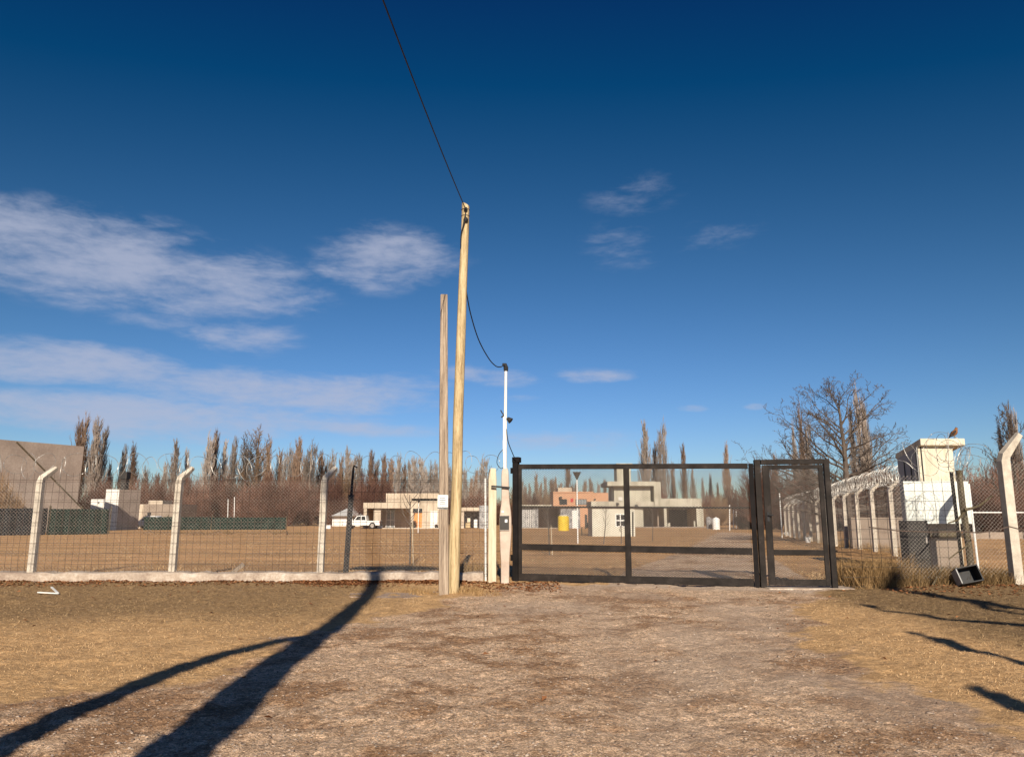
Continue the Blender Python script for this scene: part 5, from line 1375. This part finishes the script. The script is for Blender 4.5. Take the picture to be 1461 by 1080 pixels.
for i in range(420):
    f = rg.uniform(-.8,1.25); b = kn + Vector((f, rg.uniform(-.25,.25), rg.uniform(-.12,.05))); d = Vector((f*.35+rg.gauss(0,.35), rg.gauss(0,.35), 1)).normalized(); l = rg.uniform(.3,1.0)*(1.1-.45*abs(f-.1))
    k.tube([b, b+d*l*.5, b+d*l], [.022,.018,.010], 4, cap=False)
k.build('crown', M['bark'], bpy.data.objects['pollarded_tree'])
base = Vector((10.2, yt, -.1))
def L_(*pp): return [up_from(a,b,yt) for a,b in pp]
l1 = L_((1275,841),(1300,846),(1345,852),(1400,858),(1461,868),(1560,880)); l2 = L_((1240,862),(1262,872),(1320,878),(1375,887),(1461,892)); l3 = L_((1300,902),(1345,914),(1400,930),(1461,946),(1560,962)); l4 = L_((1392,982),(1420,990),(1461,1010),(1540,1040)); l5 = L_((1380,855),(1420,868),(1461,878))
tip = up_from(1258,829,yt)
trunk = [base, Vector((10.25,yt,1.5)), Vector((10.1,yt,3.4)), Vector((10.0,yt,5.0)), Vector((9.8,yt,6.6))]
def join(l, k): return l + [trunk[k]]
limb_tree('pollarded_tree', (base.x,yt,0), 'heavily pruned tree standing behind the viewer on the right', [
    ('trunk', trunk, [.28,.24,.21,.18,.14]),
    ('limb', [tip]+join(l1,4), [.12,.14,.15,.14,.13,.13,.14,.16]), ('limb', join(l2,3), [.12,.06,.065,.08,.09,.14]), ('limb', join(l3,3), [.09,.11,.10,.10,.11,.14]),
    ('limb', join(l4,2), [.10,.10,.11,.11,.14]), ('limb', join(l5,4), [.08,.08,.08,.10])])

# ------------------------------------------------------------------ light, sky, camera
ld = Vector((math.sin(R(SAZ))*math.cos(R(SEL)), math.cos(R(SAZ))*math.cos(R(SEL)), -math.sin(R(SEL))))
su = bpy.data.lights.new('sun', 'SUN'); su.energy = 5.0; su.angle = R(.5); su.color = (1.0,.89,.73)
so_ = bpy.data.objects.new('sun', su); col.objects.link(so_); so_.rotation_euler = ld.to_track_quat('-Z','Y').to_euler()

w = bpy.data.worlds.new('World'); sc.world = w; w.use_nodes = True; nt = w.node_tree; L = nt.links.new
bg = nt.nodes['Background']; bg.inputs['Strength'].default_value = .07
sky = N(nt, 'ShaderNodeTexSky'); sky.sky_type = 'NISHITA'; sky.sun_disc = False; sky.sun_elevation = R(SEL); sky.sun_rotation = R(180+SAZ)
sky.altitude = 300; sky.air_density = 1.0; sky.dust_density = .3; sky.ozone_density = 2.0
tc = N(nt, 'ShaderNodeTexCoord'); sx = N(nt, 'ShaderNodeSeparateXYZ'); L(tc.outputs['Generated'], sx.inputs[0])
def mth(op, *a, clamp=False):
    x = N(nt, 'ShaderNodeMath', operation=op); x.use_clamp = clamp
    for i, q in enumerate(a):
        if isinstance(q, (int,float)): x.inputs[i].default_value = q
        else: L(q, x.inputs[i])
    return x.outputs[0]
az = mth('ARCTAN2', sx.outputs[0], sx.outputs[1]); el = mth('ARCSINE', sx.outputs[2])
# a deeper polarised blue overhead
gm = N(nt, 'ShaderNodeGamma'); gm.inputs[1].default_value = 1.0
L(sky.outputs[0], gm.inputs[0])
hs = N(nt, 'ShaderNodeHueSaturation'); hs.inputs['Saturation'].default_value = 1.15; L(gm.outputs[0], hs.inputs['Color'])
elr = ramp(nt, [(0.0,(1,1,1)),(1.0,(1,1,1))])
sp3 = N(nt, 'ShaderNodeSeparateColor'); L(hs.outputs[0], sp3.inputs[0])
K = .757/.07
cr_ = mth('MAXIMUM', mth('MULTIPLY', mth('SUBTRACT', mth('MULTIPLY', sp3.outputs[0], .07*.86), .044), K), .02)
cg_ = mth('MAXIMUM', mth('MULTIPLY', mth('SUBTRACT', mth('MULTIPLY', sp3.outputs[1], .07*1.067), .070), K), .02)
cb_ = mth('MULTIPLY', mth('POWER', mth('MULTIPLY', sp3.outputs[2], .07), 1.62), 1.74*K)
cc_ = N(nt, 'ShaderNodeCombineColor'); L(cr_, cc_.inputs[0]); L(cg_, cc_.inputs[1]); L(cb_, cc_.inputs[2])
skyc = cc_.outputs[0]
nv = N(nt, 'ShaderNodeCombineXYZ'); L(mth('MULTIPLY', az, 1.0), nv.inputs[0]); L(mth('MULTIPLY', el, 3.2), nv.inputs[1])
def wn(scale, det, rough, dist=0):
    n = N(nt, 'ShaderNodeTexNoise'); n.inputs['Scale'].default_value = scale; n.inputs['Detail'].default_value = det; n.inputs['Roughness'].default_value = rough; n.inputs['Distortion'].default_value = dist
    L(nv.outputs[0], n.inputs['Vector']); return n
n1 = wn(9, 8, .62, .3); n2 = wn(4, 3, .5); n3 = wn(38, 5, .6, .4)
sc2 = N(nt, 'ShaderNodeSeparateColor'); L(n2.outputs['Color'], sc2.inputs[0])
azw = mth('ADD', az, mth('MULTIPLY', mth('SUBTRACT', sc2.outputs[0], .5), .10)); elw = mth('ADD', el, mth('MULTIPLY', mth('SUBTRACT', sc2.outputs[1], .5), .045))
def azel(px, py):
    d = P(px,py,1.0) - Vector((0,0,EYE)); d.normalize(); return math.atan2(d.x,d.y), math.asin(d.z)
clouds = [(110,360,300,78,.86),(310,400,185,62,.78),(548,368,125,56,.70),(350,478,100,34,.6),(250,450,150,22,.4),(60,512,240,40,.98),(400,558,260,38,.95),(180,595,380,40,.9),(430,612,230,16,.8),(885,348,80,50,.34),(905,280,85,30,.31),(1020,332,85,32,.29),(845,533,70,13,.75),(690,541,85,16,.75),(800,632,130,26,.55),(975,583,26,8,.7),(1062,582,24,8,.7),(745,570,40,8,.4)]
tot = None
for (px,py,rx,ry,a) in clouds:
    ca, ce = azel(px,py); a2, e2 = azel(px+rx,py); _, e3 = azel(px,py-ry)
    rxr, ryr = abs(a2-ca), abs(e3-ce)
    u = mth('MULTIPLY', mth('SUBTRACT', azw, ca), 1/rxr); v = mth('MULTIPLY', mth('SUBTRACT', elw, ce), 1/ryr)
    d2 = mth('ADD', mth('MULTIPLY', u, u), mth('MULTIPLY', v, v))
    mk = mth('MULTIPLY', mth('SUBTRACT', 1.15, d2, clamp=True), a)
    tot = mk if tot is None else mth('MAXIMUM', tot, mk)
dn = mth('ADD', mth('MULTIPLY', mth('SUBTRACT', n1.outputs[0], .5), 1.9), mth('MULTIPLY', mth('SUBTRACT', n3.outputs[0], .5), .7))
cv = N(nt, 'ShaderNodeMapRange'); cv.interpolation_type = 'SMOOTHSTEP'; cv.inputs[1].default_value = .06; cv.inputs[2].default_value = 1.22
L(mth('ADD', dn, mth('MULTIPLY', tot, 1.0)), cv.inputs[0])
cov = mth('MULTIPLY', mth('MULTIPLY', cv.outputs[0], mth('MULTIPLY', tot, 2.2, clamp=True)), .74, clamp=True)
cm = N(nt, 'ShaderNodeMix', data_type='RGBA'); L(cov, cm.inputs[0]); L(skyc, cm.inputs[6]); cm.inputs[7].default_value = (5.0,5.4,6.9,1)
L(cm.outputs[2], bg.inputs['Color'])

cam = bpy.data.cameras.new('camera'); cam.sensor_width = 36; cam.lens = 36*F/1461; cam.clip_start = .05; cam.clip_end = 3000
co = bpy.data.objects.new('camera', cam); col.objects.link(co); co.location = (0,0,EYE); co.rotation_euler = (R(90)+PITCH, 0, 0)
sc.camera = co
sc.view_settings.view_transform = 'Standard'; sc.view_settings.look = 'None'; sc.view_settings.exposure = .4; sc.view_settings.gamma = 1
